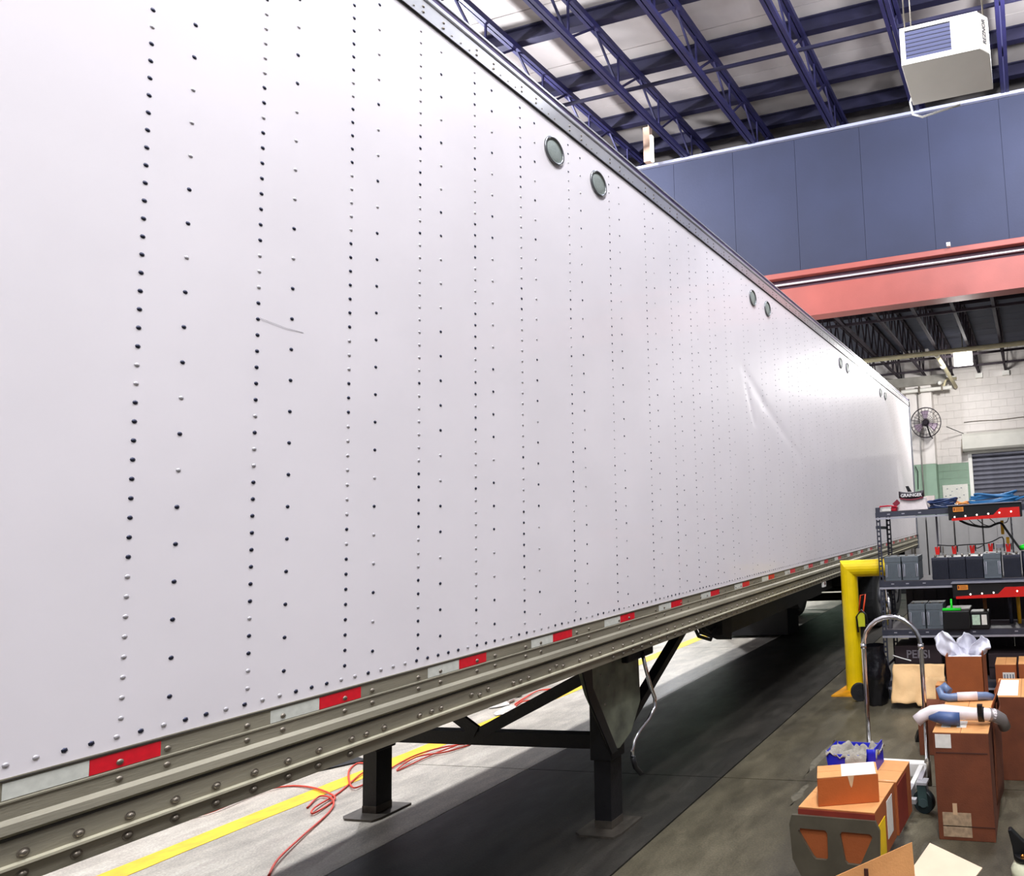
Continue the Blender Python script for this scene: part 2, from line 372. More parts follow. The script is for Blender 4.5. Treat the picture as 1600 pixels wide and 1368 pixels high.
for i in range(10):
    o = jt if i == 0 else dup(jt)
    o.location = (.32-.69*i, 0, 0); tag(o, 'dark bar joist under the low roof, '+jl[i], 'joist', 'dark bar joists under the low roof')
for i, (y, z) in enumerate(((12.0, 5.35), (13.4, 5.9), (15.6, 5.35), (16.9, 5.35))):
    o = MB().box(-8, 3, -.015, .015, 0, .05 if i != 1 else .1).build('joist_bridging', lowst, None, (0, y, z))
    tag(o, 'dark bridging bar across the low roof joists, ' + ('nearest the red girder', 'higher up before the cream pipe', 'just beyond the cream pipe', 'close to the back wall')[i], 'beam')
pp = thing('sprinkler_pipe', 'long cream pipe across the low bay beside the lamp', 'pipe', (0, 14.75, 5.3))
MB().tube([(-9, 0, 0), (5, 0, 0)], .055, 12).build('main_pipe', pipec, pp)
MB().tube([(-1.78, .05, -.02), (-1.77, 1.6, -.04), (-1.75, 2.6, -.1), (-1.68, 3.1, -.26)], .05, 10).build('branch_pipe', pipec, pp)
for y in (.08, 1.2, 2.3): MB().cyl((-1.78, y, -.02 if y < 1 else -.05), (-1.78, y+.09, -.02 if y < 1 else -.06), .066, 12).build('coupling', white, pp)
wp = thing('duct_pipe', 'white horizontal duct pipe along the back wall above the fan', 'pipe', (0, 17.45, 4.98))
MB().tube([(-6, 0, 0), (-1.75, 0, 0)], .05, 10).build('pipe', white, wp)
MB().tube([(-1.98, 0, 0), (-1.9, .1, .25), (-1.65, .3, .28)], .035, 8).build('elbow', pipec, wp)
for x in (-3.1, -2.6, -2.0): MB().box(x-.02, x+.02, -.07, .07, -.08, .1).build('clamp', steel, wp)
MB().dome((-2.05, -.03, .14), .06, .07, (0, -1, 0), 10, 3).build('valve', white, wp)
db = MB().box(-8, -1.9, 17.5, 17.87, 5.12, 5.36).build('bulkhead_duct', mat('grey_duct', (150, 146, 138), .5, .2, .12, 3), None)
tag(db, 'grey boxed duct along the back wall above the white pipe', 'duct')
# bay lamp
bl = thing('bay_lamp', 'bright square bay lamp hanging under the low roof by the pipe', 'lamp', (-1.2, 14.9, 5.15))
lamp_face = MB().box(-.19, .19, -.01, .01, -.17, .17); q = lamp_face.build('lens', mat('lamp_lens', (255, 252, 246), .4, 0, 0, emit=8), bl, (0, -.05, 0)); q.rotation_euler = (.4, 0, .1)
q = MB().box(-.21, .21, 0, .07, -.19, .19).build('housing', mat('lamp_housing', (190, 188, 184), .5), bl, (0, -.03, 0)); q.rotation_euler = (.4, 0, .1)
MB().tube([(0, .02, .1), (0, .02, .85)], .012, 6).build('stem', steel, bl)

# ---------------------------------------------------------------- unit heater
ht = thing('unit_heater', 'white box heater hanging from the blue roof trusses', 'heater', (-.48, 6.0, 6.03))
hw = mat('heater_enamel', (222, 218, 208), .4, 0, .02, 3)
MB().poly([(-.38, 0), (.36, 0), (.44, .10), (.44, .65), (-.38, .65)], 'Z', 0, .37).build('casing', hw, ht, bev=.006)
hp = MB(); hp.box(-.375, -.33, -.012, 0, 0, .37); hp.box(.10, .355, -.012, 0, 0, .37); hp.box(-.33, .10, -.012, 0, 0, .05); hp.box(-.33, .10, -.012, 0, .335, .37)
hp.build('front_frame', hw, ht)
lv = mat('heater_louvre_grey', (96, 100, 136), .5, 0, .04, 4)
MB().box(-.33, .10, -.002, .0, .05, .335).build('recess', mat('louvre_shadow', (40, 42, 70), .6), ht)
for k in range(7):
    q = MB().box(-.33, .10, -.002, .002, 0, .024).build('louvre', lv, ht, (0, -.004, .053+k*.04)); q.rotation_euler = (.45, 0, 0)
ink = mat('dark_print', (60, 54, 70), .6, 0, 0)
dirv = Vector((.08, .10, 0)).normalized(); nv = Vector((dirv.y, -dirv.x, 0))
M = Matrix.Identity(4); M.col[0][:3] = (0, 0, 1); M.col[1][:3] = tuple(-dirv); M.col[2][:3] = tuple(nv); M.translation = Vector((.40, .05, .2))+nv*.002
text('REZNOR', 'lettering', .062, ink, ht, M)
MB().box(.17, .27, -.014, -.012, .05, .065).build('rating_plate', alu_b, ht)
for x, y in ((-.34, .1), (.40, .14), (-.34, .6), (.40, .6)):
    MB().tube([(x, y, .36), (x, y, 2.62)], .007, 6).build('hanger_rod', steel, ht)
MB().tube([(-.36, .7, .2), (-.42, .74, .1), (-.4, .74, -.04), (-.3, .72, -.1), (.1, .7, -.06)], .011, 8).build('gas_pipe', white, ht)
fx = MB().tube([(.62, 9.6, 7.9), (.3, 10.2, 7.7), (.05, 10.6, 7.62), (.35, 10.9, 7.35)], .02, 6)

# ---------------------------------------------------------------- trailer
T = thing('semi_trailer', 'long white riveted semi trailer with red and white tape along its lower rail', 'trailer', (-2.4, 0, 0))
F0, F1 = -.25, 14.4
edges = [F0, 1.08, 2.28, 3.45, 4.75, 5.98, 7.2, 8.42, 9.64, 10.86, 12.08, 13.3, F1-.06]
def dent(y, z):
    # creased scar that falls from left to right near mid length
    d = 0
    for (ya, za), (yb, zb), dep, wd in (((5.55, 3.2), (6.0, 2.95), .004, .06), ((6.0, 2.95), (7.0, 2.5), .003, .06), ((5.6, 3.05), (5.75, 2.75), .004, .04)):
        ab = Vector((yb-ya, zb-za)); t = max(0, min(1, Vector((y-ya, z-za)).dot(ab)/ab.dot(ab))); dist = (Vector((y-ya, z-za))-ab*t).length
        d -= dep*math.exp(-(dist/wd)**2)
    return d
for a, b_ in zip(edges, edges[1:]):
    fine = 4.7 < a < 7.1; nu, nv = (50, 110) if fine else (12, 26)
    k = MB(); k.grid(nu, nv, lambda u, v: ((dent(a+(b_-a)*u, 1.34+2.78*v) if fine else 0)+.0018*math.sin(PI*u*4)*math.sin(u*PI)*noise.noise((a*3+u*3, v*3, 2)), a+(b_-a)*u, 1.34+2.78*v))
    k.build('side_panel', panel_m, T)
# thin scratch
MB().tube([(.002, 1.62, 2.60), (.002, 1.70, 2.587), (.0005, 1.76, 2.585)], .0006, 4).build('scratch', mat('grey_scratch', (150, 146, 150), .5, 0, 0), T)
ycol = [1.314, 1.617, 1.925, 2.222, 2.515, 2.81, 3.187, 3.571, 3.975, 4.30, 4.59, 4.90, 5.20, 5.58, 5.98, 6.34, 6.74]
while ycol[-1] < 14: ycol.append(ycol[-1]+.305)
dk = MB(); lt = MB()
for ci, y in enumerate(ycol):
    nn = 8 if y < 4 else 6; run = random.random() < .6
    z = 1.418
    while z < 4.08:
        if random.random() < .25: run = not run
        if not (3.86 < z < 4.02 and min(abs(y-v) for v in (3.065, 3.46, 5.83, 6.2)) < .08):
            (dk if run and random.random() > (y-3)*.12 else lt).dome((0, y, z), (.0064 if y < 3 else .0056 if y < 5 else .0045 if y < 8 else .0035), .0033, n=nn, k=2)
        z += .0535
    z = 1.447; ys_ = y+.105
    while z < 4.08:
        if not (3.86 < z < 4.02 and min(abs(ys_-v) for v in (3.065, 3.46, 5.83, 6.2)) < .08):
            (dk if random.random() < .55 else lt).dome((0, ys_, z), (.0064 if y < 3 else .0056 if y < 5 else .0045 if y < 8 else .0035), .0033, n=nn, k=2)
        z += .107
y = .6
while y < 14.2:
    (dk if random.random() < .5 else lt).dome((0, y, 1.372), .007 if y < 6 else .006, .004, n=6, k=2); y += .0505
stuff(lab(dk.build('rivet', mat('dark_steel_rivet', (52, 54, 70), .35, .7, 0), T), 'dark steel rivet heads in vertical rows'))
stuff(lab(lt.build('rivet', mat('pale_rivet', (176, 172, 176), .35, .3, 0), T), 'pale rivet heads in vertical rows'))  # pale heads mixed at random with the dark ones
# top rail
TR = [(-.02, 4.10), (.012, 4.104), (.014, 4.176), (.006, 4.18), (.006, 4.186), (.02, 4.19), (.02, 4.206), (.008, 4.208), (.008, 4.2085)]
def prof(name, pts, m, y0=F0, y1=F1, parent=None):
    k = MB(); n = len(pts)
    k.poly([(0, 0)]*0+[(p[0], p[1]) for p in pts], 'Y', y0, y1); return k.build(name, m, parent or T)
prof('top_rail', [(-.03, 4.104), (.012, 4.104), (.014, 4.176), (.004, 4.180), (.004, 4.187), (.02, 4.190), (.02, 4.206), (-.03, 4.206)], alu_b)
prof('roof_edge_strip', [(-.03, 4.206), (.004, 4.206), (.004, 4.243), (-.03, 4.243)], mat('dark_purple_grey_edge', (84, 72, 110), .5, .2, .15, 12))
prof('roof_lip', [(-.04, 4.243), (.010, 4.243), (.010, 4.252), (-.04, 4.262)], alu_b)
k = MB(); y = .6
for y in ycol:
    for dz in (4.125, 4.15): k.dome((.0135, y, dz), .006, .004, n=6); k.dome((.0135, y+.105, dz), .006, .004, n=6)
    for j in range(2, 6): k.dome((.0135, y+.05*j, 4.12), .004, .003, n=5)
stuff(k.build('rail_rivet', steel, T))
prof('seal_line', [(-.01, 4.098), (.006, 4.098), (.006, 4.104), (-.01, 4.104)], black)
# lower rail
prof('bottom_rail', [(-.02, 1.342), (.006, 1.342), (.006, 1.336), (.003, 1.334), (.003, 1.290), (.008, 1.288), (.008, 1.284), (.004, 1.282), (.004, 1.246), (.018, 1.236), (.022, 1.215), (.006, 1.204),
                      (.006, 1.198), (.008, 1.196), (.008, 1.143), (.016, 1.140), (.016, 1.134), (.008, 1.131), (.004, 1.088), (-.02, 1.088)], alu)
prof('rail_bead', [(.008, 1.130), (.020, 1.133), (.020, 1.1395), (.008, 1.143)], mat('bright_bead', (206, 200, 176), .35, .4, .05, 8))
prof('rail_groove', [(.004, 1.198), (.0085, 1.198), (.0085, 1.204), (.004, 1.204)], mat('groove_dark', (52, 48, 42), .7, 0, .1, 20))  # dark strip drawn along the groove, same tone on the panel seam
prof('panel_seam', [(.0, 1.336), (.0075, 1.336), (.0075, 1.339), (.0, 1.339)], mat('groove_dark', (52, 48, 42), .7))
rs = MB().box(.0028, .0042, 0, .1475, 1.292, 1.332).mesh('reflective_strip', reft); ws = MB().box(.0028, .0042, 0, .1525, 1.292, 1.332).mesh('reflective_strip', wtape)
y = 1.10-.5827*2
while y < 14.1:
    if y > .3 or True:
        lab(obj('reflective_strip', ws, T, (0, y, 0)), 'white reflective tape strip'); lab(obj('reflective_strip', rs, T, (0, y+.1535, 0)), 'red reflective tape strip')
    y += .5827
bo = MB().cyl((0, 0, 0), (.003, 0, 0), .0115, 12); bo.dome((.003, 0, 0), .0085, .008, n=10, k=3); bo = bo.mesh('bolt', steel)
bsm = MB().dome((0, 0, 0), .0085, .006, n=8, k=2).mesh('bolt', steel)
nb = 0; far = MB()
yy = 1.04
jit = lambda: random.uniform(-.004, .004)
up = [1.14, 1.235, 1.335, 1.438, 1.537, 1.637, 1.737, 1.833, 1.944, 2.004, 2.071, 2.221, 2.276, 2.325, 2.475, 2.52, 2.574, 2.72, 2.77, 2.82, 2.97, 3.02, 3.07, 3.2, 3.3, 3.38]
lo = [1.14, 1.235, 1.335, 1.438, 1.537, 1.637, 1.737, 1.833, 1.944]
v = 3.5
while v < 6.2: up.append(v); v += .1
v = 3.5
while v < 6.2: lo.append(v); v += .1
for v in up: obj('bolt', bo, T, (.007, v+jit(), 1.160+(.012 if 2.2 < v < 3.2 and random.random() < .3 else 0)))
for v in lo: obj('bolt', bo, T, (.005, v, 1.111))
for y in ycol:
    for dy in (0, .103):
        for z, x in ((1.2625, .004), (1.306, .0035)):
            if y < 4: obj('bolt', bsm, T, (x, y+dy, z))
            else: far.dome((x, y+dy, z), .0075, .005, n=6)
v = 6.2
while v < 14.3: far.dome((.008, v, 1.16), .012, .009, n=6); far.dome((.006, v+.02, 1.111), .012, .009, n=6); v += .1
stuff(lab(far.build('bolt', steel, T), 'small bolt heads on the far end of the lower rail'))
# vents
rim = MB().tube([(.006, .071*math.cos(a), .071*math.sin(a)) for a in [2*PI*i/28 for i in range(28)]], .007, 8, closed=True).mesh('rim', mat('vent_rim', (120, 122, 124), .3, .8, 0))
lens = MB().cyl((-.001, 0, 0), (.004, 0, 0), .066, 28).mesh('round_vent', mat('grey_mesh_vent', (140, 148, 142), .5, .2, .08, 160, .4, 300))
hub = MB().dome((.004, 0, 0), .058, .004, n=24, k=3).mesh('screen', mat('grey_mesh_vent', (140, 148, 142), .5))
for y in (3.065, 3.46, 5.83, 6.2, 8.9, 9.26, 11.48, 11.87):
    o = obj('round_vent', lens, T, (0, y, 3.938)); obj('rim', rim, o); obj('screen', hub, o)
# other shell faces
MB().box(-2.6, -2.59, F0, F1, 1.34, 4.12).build('side_panel', panel_m, T)
MB().box(-2.58, -.0, F0, F1, 4.21, 4.235).build('roof', white, T)
MB().box(-2.59, -.02, F0, F0+.02, 1.1, 4.2).build('front_panel', panel_m, T)
rf = MB().box(-2.6, .03, F1-.06, F1, 1.05, 1.34); rf.box(-2.6, .02, F1-.06, F1, 4.1, 4.26); rf.box(-.09, .02, F1-.06, F1+.02, 1.3, 4.2); rf.box(-2.6, -2.5, F1-.06, F1+.02, 1.3, 4.2)
rf.build('rear_frame', mat('rear_frame_grey', (116, 120, 128), .4, .4, .1, 6), T)
MB().box(-2.5, -.09, F1-.05, F1-.01, 1.34, 4.1).build('rear_door', panel_m, T)
MB().box(-2.6, -2.55, F0, F1, 1.088, 1.34).build('bottom_rail', alu, T)
MB().box(-2.56, -.02, F0, F1, 1.24, 1.26).build('deck_underside', dkstl, T)
cm = MB().box(-2.56, -.02, -.04, .04, 1.12, 1.13); cm.box(-2.56, -.02, -.005, .005, 1.13, 1.24); cm = cm.mesh('crossmember', dkstl)
for i in range(47): obj('crossmember', cm, T, (0, F0+.2+i*.305, 0))
# side marker tag
mk = MB().box(-.01, .012, 7.56, 7.66, 1.03, 1.085).build('marker_bracket', white, T)
MB().cyl((.012, 7.61, 1.07), (.02, 7.61, 1.07), .018, 10).build('marker_lamp', mat('amber_lamp', (90, 50, 40), .3), mk)

# landing gear (trailer-local x: side plane = 0)
LY = 3.87
def leg(x):
    g = MB().box(x-.075, x+.075, LY-.075, LY+.075, .42, 1.2).build('landing_leg', dkstl, T, bev=.008)
    MB().box(x-.058, x+.058, LY-.058, LY+.058, .05, .45).build('inner_leg', dkstl, g)
    f = MB().poly([(x-.15, LY-.12), (x-.1, LY-.15), (x+.13, LY-.15), (x+.15, LY-.1), (x+.15, LY+.13), (x-.15, LY+.13)], 'Z', .0, .014); f.box(x-.06, x+.06, LY-.06, LY+.06, .014, .06)
    f.build('foot_plate', mat('worn_foot_steel', (88, 82, 74), .45, .5, .2, 12), g)
    return g
lg = leg(-.30); lg2 = leg(-2.12)
MB().bar((-2.06, LY, .52), (-.34, LY, .52), .07, .085).build('cross_bar', dkstl, T)
MB().bar((-1.22, LY-.03, .56), (-.36, LY-.03, .95), .02, .075).build('diagonal_brace', dkstl, T)
MB().bar((-1.26, LY-.03, .56), (-2.05, LY-.03, 1.02), .02, .075).build('diagonal_brace', dkstl, T)
for x in (-.27, -2.12): MB().bar((x, LY+.06, .52), (x, 4.95, 1.14), .05, .075, (1, 0, 0)).build('rear_brace', dkstl, T)
gp = MB().poly([(3.44, 1.06), (3.47, 1.10), (3.98, 1.10), (4.03, 1.0), (4.04, .72), (3.93, .56), (3.80, .50), (3.72, .52), (3.50, .90)], 'X', -.19, -.165)
g = gp.build('gusset_plate', mat('grey_green_plate', (112, 116, 98), .5, .1, .2, 7, dark=(72, 74, 64)), T, bev=.004)
MB().poly([(3.435, 1.06), (3.47, 1.11), (3.52, 1.10), (3.53, .93), (3.76, .50), (3.70, .50), (3.50, .86)], 'X', -.16, -.15).build('edge_stiffener', black, g)
for y, z in ((3.62, .98), (3.70, .90), (3.86, 1.02), (3.66, .80)): obj('bolt', bsm, g, (-.165, y, z))
MB().box(-.24, -.12, 3.84, 4.14, 1.0, 1.1).build('gear_box', dkstl, T, bev=.01)
MB().tube([(-.12, 4.0, 1.04), (-.1, 4.0, .95), (-.1, 4.05, .82), (-.1, 4.105, .72), (-.1, 4.10, .66), (-.1, 4.03, .61), (-.1, 3.92, .57), (-.1, 3.86, .53), (-.1, 3.835, .48), (-.1, 3.835, .44)], .012, 8).build('crank_handle', chrome, T)
MB().tube([(-.1, 3.835, .44), (-.1, 3.86, .37), (-.1, 3.92, .31)], .015, 8).build('crank_grip', black, T)
# air hoses and box under the middle
MB().box(-2.5, -1.4, 10.1, 10.6, .04, 1.1).build('storage_box', dkstl, T, bev=.01)
MB().poly([(5.34, .90), (5.52, .83), (5.55, 1.14), (5.36, 1.14)], 'X', -.34, -.2).build('hanging_flap', rubber, T)
MB().box(-.5, -.22, 5.5, 8.2, .88, 1.24).build('slider_frame', dkstl, T)
MB().box(-2.3, -.5, 7.0, 9.6, .80, 1.24).build('slider_frame', dkstl, T)
for dx in (0, .05, .1):
    MB().tube([(-.25, 5.0-dx, 1.1), (-.25, 5.12-dx, .99-dx*.4), (-.26, 5.24, .94-dx*.6), (-.26, 5.34, .97), (-.26, 5.42, 1.05)], .014, 6).build('air_hose', rubber, T)
MB().cyl((-1.9, 8.2, .85), (-.5, 8.2, .85), .14, 16).build('air_tank', dkstl, T)
# tandem
tir = MB(); R = .5
prf = [(-.13, .30), (-.135, .42), (-.12, .475), (-.09, .497), (.09, .497), (.12, .475), (.135, .42), (.13, .30)]
for j in range(28):
    a0 = 2*PI*j/28; a1 = 2*PI*(j+1)/28
    for (xa, ra), (xb, rb) in zip(prf, prf[1:]):
        tir.add([(xa, ra*math.cos(a0), ra*math.sin(a0)), (xb, rb*math.cos(a0), rb*math.sin(a0)), (xb, rb*math.cos(a1), rb*math.sin(a1)), (xa, ra*math.cos(a1), ra*math.sin(a1))], [(0, 1, 2, 3)], True)
tir = tir.mesh('tire', rubber)
whl = MB().cyl((-.10, 0, 0), (.10, 0, 0), .30, 24); whl.cyl((.1, 0, 0), (.14, 0, 0), .12, 12); whl = whl.mesh('wheel', mat('wheel_steel', (120, 120, 124), .5, .5, .1, 6))
for ay in (11.0, 12.3):
    ax = MB().cyl((-2.3, ay, .5), (-.3, ay, .5), .065, 12).build('axle', dkstl, T)
    for x in (-.22, -.52, -2.08, -2.38):
        wv = obj('wheel', whl, T, (x, ay, .5)); obj('tire', tir, wv)
MB().box(-1.9, -1.7, 10.0, 13.4, .85, 1.1).build('slider_rail', dkstl, T); MB().box(-.9, -.3, 9.6, 13.4, .82, 1.24).build('slider_rail', dkstl, T)
for x in (-.37, -2.23): MB().box(x-.3, x+.3, 13.2, 13.22, .25, 1.1).build('mud_flap', rubber, T)
ug = MB().box(-2.3, -.2, 14.3, 14.38, .5, .6); ug.box(-1.9, -1.8, 14.3, 14.38, .6, 1.1); ug.box(-.7, -.6, 14.3, 14.38, .6, 1.1); ug.build('underrun_guard', dkstl, T)

# ---------------------------------------------------------------- wall fan
fn = thing('cage_fan', 'large black caged fan mounted on the white wall column', 'fan', (-2.44, 17.1, 4.07))
fb = mat('black_fan_wire', (34, 26, 36), .4, .3, 0); RR = .385
def ring(r, y, t): return MB().tube([(r*math.cos(a), y, r*math.sin(a)) for a in [2*PI*i/32 for i in range(32)]], t, 6, closed=True)
cg = thing('x', '', '') ; bpy.data.objects.remove(cg)
c0 = ring(RR, 0, .014).build('cage_rim', fb, fn)
for r, y in ((.30, -.06), (.2, -.09), (.1, -.10), (.30, .06)): ring(r, y, .004).build('cage_ring', fb, fn)
sp = MB().tube([(.07, -.10, 0), (.2, -.09, 0), (.30, -.06, 0), (RR, 0, 0), (.30, .06, 0), (.08, .1, 0)], .0035, 5).mesh('cage_wire', fb)
for i in range(24): q = obj('cage_wire', sp, fn); q.rotation_euler = (0, 2*PI*i/24, 0)
MB().tube([(0, -.11, 0), (0, -.06, 0), (0, .16, 0)], [.06, .09, .09], 16).build('motor', fb, fn)
bd = mat('fan_blade', (150, 132, 150), .4, .1, 0)
for i in range(3):
    q = MB().grid(6, 4, lambda u, v: ((.07+.24*u)*math.cos((v-.5)*.75), -.03+.05*(v-.5), (.07+.24*u)*math.sin((v-.5)*.75))).build('blade', bd, fn, solid=.003); q.rotation_euler = (0, 2*PI*i/3+.5, 0)
MB().tube([(.0, .13, -.03), (.06, .25, -.32), (.08, .5, -.36)], .02, 8).build('mount_arm', fb, fn)

# ---------------------------------------------------------------- cabinets by the back wall
cbm = mat('grey_cabinet_enamel', (170, 168, 168), .5, .1, .05, 3)
cb0 = thing('steel_cabinet', '', 'cabinet', (-3.0, 15.6, 0))
MB().box(0, .61, 0, .5, .0, 1.72).build('body', cbm, cb0); d = MB().box(.01, .30, -.015, 0, .05, 1.70).build('door', cbm, cb0, bev=.004); MB().box(.25, .27, -.035, -.015, .85, 1.0).build('handle', steel, d)
d = MB().box(.31, .60, -.015, 0, .05, 1.70).build('door', cbm, cb0, bev=.004); MB().box(.33, .35, -.035, -.015, .85, 1.0).build('handle', steel, d)
pos = ['leftmost, behind the shelf upright', 'second from the left', 'third from the left', 'fourth from the left', 'rightmost of the row']
for i in range(5):
    o = cb0 if i == 0 else dup(cb0); o.location = (-3.0+i*.64, 15.6, 0)
    tag(o, 'tall grey steel cabinet seen through the shelving, '+pos[i], 'cabinet', 'grey cabinets behind the shelving')
cs = thing('storage_chest', 'pale grey chest at the back, right of the tall cabinets', 'cabinet', (.35, 14.2, 0)); MB().box(0, 1.3, 0, .7, 0, 1.55).build('body', mat('pale_grey_enamel', (188, 188, 192), .5), cs, bev=.01); MB().box(-.02, 1.32, -.03, .72, 1.55, 1.62).build('lid', cbm, cs)

# ---------------------------------------------------------------- yellow pipe guard
gd = thing('pipe_guard', 'bright yellow bent pipe guard standing left of the shelving', 'bollard', (-1.95, 7.1, 0))
k = MB(); r = .09; n = 20; xc, zc = 0.02, 1.27
def circ(cx, cy, cz, ux, uy): return [(cx+r*math.cos(a)*ux[0]+r*math.sin(a)*uy[0], cy+r*math.cos(a)*ux[1]+r*math.sin(a)*uy[1], cz+r*math.cos(a)*ux[2]+r*math.sin(a)*uy[2]) for a in [2*PI*i/n for i in range(n)]]
A = circ(0, 0, .01, (1, 0, 0), (0, 1, 0)); Bm = circ(0, 0, zc, (1, 0, -1), (0, 1, 0)); D = circ(.50, 0, zc, (0, 0, -1), (0, 1, 0))
k.add(A+Bm+D, [(i, (i+1) % n, n+(i+1) % n, n+i) for i in range(n)]+[(n+i, n+(i+1) % n, 2*n+(i+1) % n, 2*n+i) for i in range(n)]+[tuple(range(2*n, 3*n))])
k.build('pipe', yel, gd)
MB().tube([(0.49, r*1.02*math.cos(a), zc+r*1.02*math.sin(a)) for a in [2*PI*i/20 for i in range(20)]], .008, 6, closed=True).build('end_ring', mat('pale_yellow', (252, 240, 150), .4), gd)
MB().poly([(-.19, -.26), (.2, -.26), (.2, .22), (-.13, .22)], 'Z', 0, .012).build('base_plate', yelor, gd)
hg = thing('hanging_clamp', 'orange and black hand clamp hanging on the yellow pipe guard', 'tool', (-1.80, 6.98, .62))
MB().tube([(-.03, 0, .22), (.0, -.01, .38), (.05, -.01, .39), (.02, -.01, .21), (-.03, 0, .22)], .009, 6).build('handle', mat('orange_plastic', (216, 66, 20), .4), hg)
MB().tube([(-.05, 0, .0), (-.06, -.01, .16), (0, -.02, .23), (.05, -.02, .18), (.06, 0, .06), (-.02, 0, .1)], .010, 6).build('strap', black, hg)
MB().box(-.04, .03, -.02, .0, .06, .2).build('label_card', mat('green_yellow_card', (196, 200, 40), .5), hg)
k = MB()
def bag(u, v):
    a = 2*PI*u; rr = (.10+.035*math.sin(PI*min(1, v*1.15)))*(1+.18*noise.noise((math.cos(a)*2, math.sin(a)*2, v*5))); return (rr*math.cos(a)*.95, rr*math.sin(a), .56*v)
k.grid(28, 18, bag); sk = k.build('trash_bag', mat('black_bag_film', (14, 14, 18), .25, 0, .1, 10, .5, 25), None, (-1.60, 6.62, 0)); tag(sk, 'black filled trash bag between the yellow guard and the shelving', 'bag')
k = MB().tube([(0, -.03, 0), (0, .03, 0)], .085, 20); k.tube([(.0, -.035, 0), (0, .035, 0)], .03, 10)
tag(k.build('spare_wheel', rubber, None, (-1.80, 6.70, .087), .4), 'small black wheel leaning by the foot of the yellow guard', 'wheel')

# ---------------------------------------------------------------- shelving
SH = thing('steel_shelving', 'tall grey slotted steel shelving unit loaded with batteries', 'shelf', (-1.545, 6.78, 0))
def upright(x, y, sx, sy):
    k = MB()
    for z0 in [i*.05 for i in range(37)]:
        k.box(x, x+sx*.045, y, y+sy*.003, z0, z0+.018); k.box(x, x+sx*.012, y, y+sy*.003, z0+.018, z0+.05); k.box(x+sx*.03, x+sx*.045, y, y+sy*.003, z0+.018, z0+.05)
        k.box(x, x+sx*.003, y, y+sy*.045, z0, z0+.018); k.box(x, x+sx*.003, y, y+sy*.014, z0+.018, z0+.05); k.box(x, x+sx*.003, y+sy*.03, y+sy*.045, z0+.018, z0+.05)
    k.box(x, x+sx*.045, y, y+sy*.003, 1.85, 1.9); k.box(x, x+sx*.003, y, y+sy*.045, 1.85, 1.9)
    return k.build('upright', shelfm, SH)
SW = 1.83
for x, sx in ((0, 1), (SW, -1)):
    for y, sy in ((0, 1), (.52, -1)): upright(x, y, sx, sy)
for z in (1.80, 1.10, .62, .12):
    q = MB().box(.005, SW-.005, .005, .515, z+.045, z+.055).build('shelf_deck', mat('shelf_board', (74, 70, 74), .6, .1, .1, 6), SH)
    MB().box(.0, SW, -.004, .0, z, z+.05).build('front_beam', shelfm, SH)
    MB().box(.0, SW, -.016, -.0, z-.022, z-.004).build('beam_lip', shelfl, SH)
    MB().box(.0, SW, .52, .524, z, z+.05).build('rear_beam', shelfm, SH)
    MB().box(-.004, .0, 0, .52, z, z+.05).build('side_beam', shelfm, SH)
    for x in (.12, .27, .44, .9, 1.3): MB().box(x, x+.03, -.006, -.004, z+.022, z+.032).build('beam_tab', shelfl, SH)
for z in (1.70, .95, .3): MB().bar((-.002, 0, z), (-.002, .52, z-.02), .01, .03).build('side_brace', shelfm, SH)
MB().cyl((.55, .50, 1.11), (.55, .50, 1.80), .012, 8).build('center_rod', shelfl, SH)
MB().cyl((.06, .10, .64), (.06, .10, 1.09), .028, 12).build('inner_tube', chrome, SH)
# the same frame family: objects resting on it, shelf coordinates -> world
def W(x, y, z): return (x, y, z)
L1, L2, L3 = 1.155, .675, 1.855
def battery(w, d, h, m, lidm=None):
    t = thing('battery', '', 'battery')
    MB().box(-w/2, w/2, 0, d, 0, h*.74).build('case', m, t, bev=.004)
    MB().box(-w/2-.003, w/2+.003, -.003, d+.003, h*.74, h*.96).build('lid', lidm or m, t, bev=.004)
    k = MB()
    for i in range(9):
        x = -w*.34+i*w*.68/8; k.box(x-.003, x+.003, -.006, 0, .03, h*.68)
    stuff(k.build('rib', m, t))
    for s in (-1, 1):
        MB().tube([(s*w*.40-.008, -.004, .04), (s*w*.40-.008, -.007, h*.66), (s*w*.40+.008, -.007, h*.66), (s*w*.40+.008, -.004, .04)], .004, 6, closed=True).build('handle', shelfl, t)
        MB().cyl((s*w*.3, d*.3, h*.95), (s*w*.3, d*.3, h), .012, 10).build('terminal', steel, t)
    return t
bg = battery(.165, .28, .25, batg)
tags = [((-1.405, 6.80, L1), 'grey battery beside the left upright on the middle shelf'), ((-1.225, 6.80, L1), 'grey battery on the middle shelf, second from the left upright'),
        ((-.41, 6.76, L1), 'lone grey battery among the black ones on the middle shelf'), ((-1.19, 6.80, L2), 'left grey battery of the pair on the lower shelf'), ((-1.01, 6.80, L2), 'right grey battery of the pair beside the green clamp')]
for i, (p, l) in enumerate(tags):
    o = bg if i == 0 else dup(bg); o.location = p; tag(o, l, 'battery', 'grey car batteries on the shelving')
def bbat(w):
    t = thing('battery', '', 'battery')
    MB().box(-w/2, w/2, 0, .26, 0, .19).build('case', batb, t, bev=.004); MB().box(-w/2, w/2, -.003, .263, .19, .215).build('lid', mat('battery_lid', (54, 56, 70), .4), t, bev=.003)
    k = MB()
    for i in range(9):
        x = -w*.42+i*w*.84/8; k.bar((x-.012, -.002, .02), (x+.012, -.002, .17), .004, .006)
    stuff(k.build('rib', batb, t)); 
    for s in (-1, 1): MB().cyl((s*w*.3, .07, .21), (s*w*.3, .07, .24), .012, 10).build('terminal', steel, t)
    return t
bb = bbat(.165)
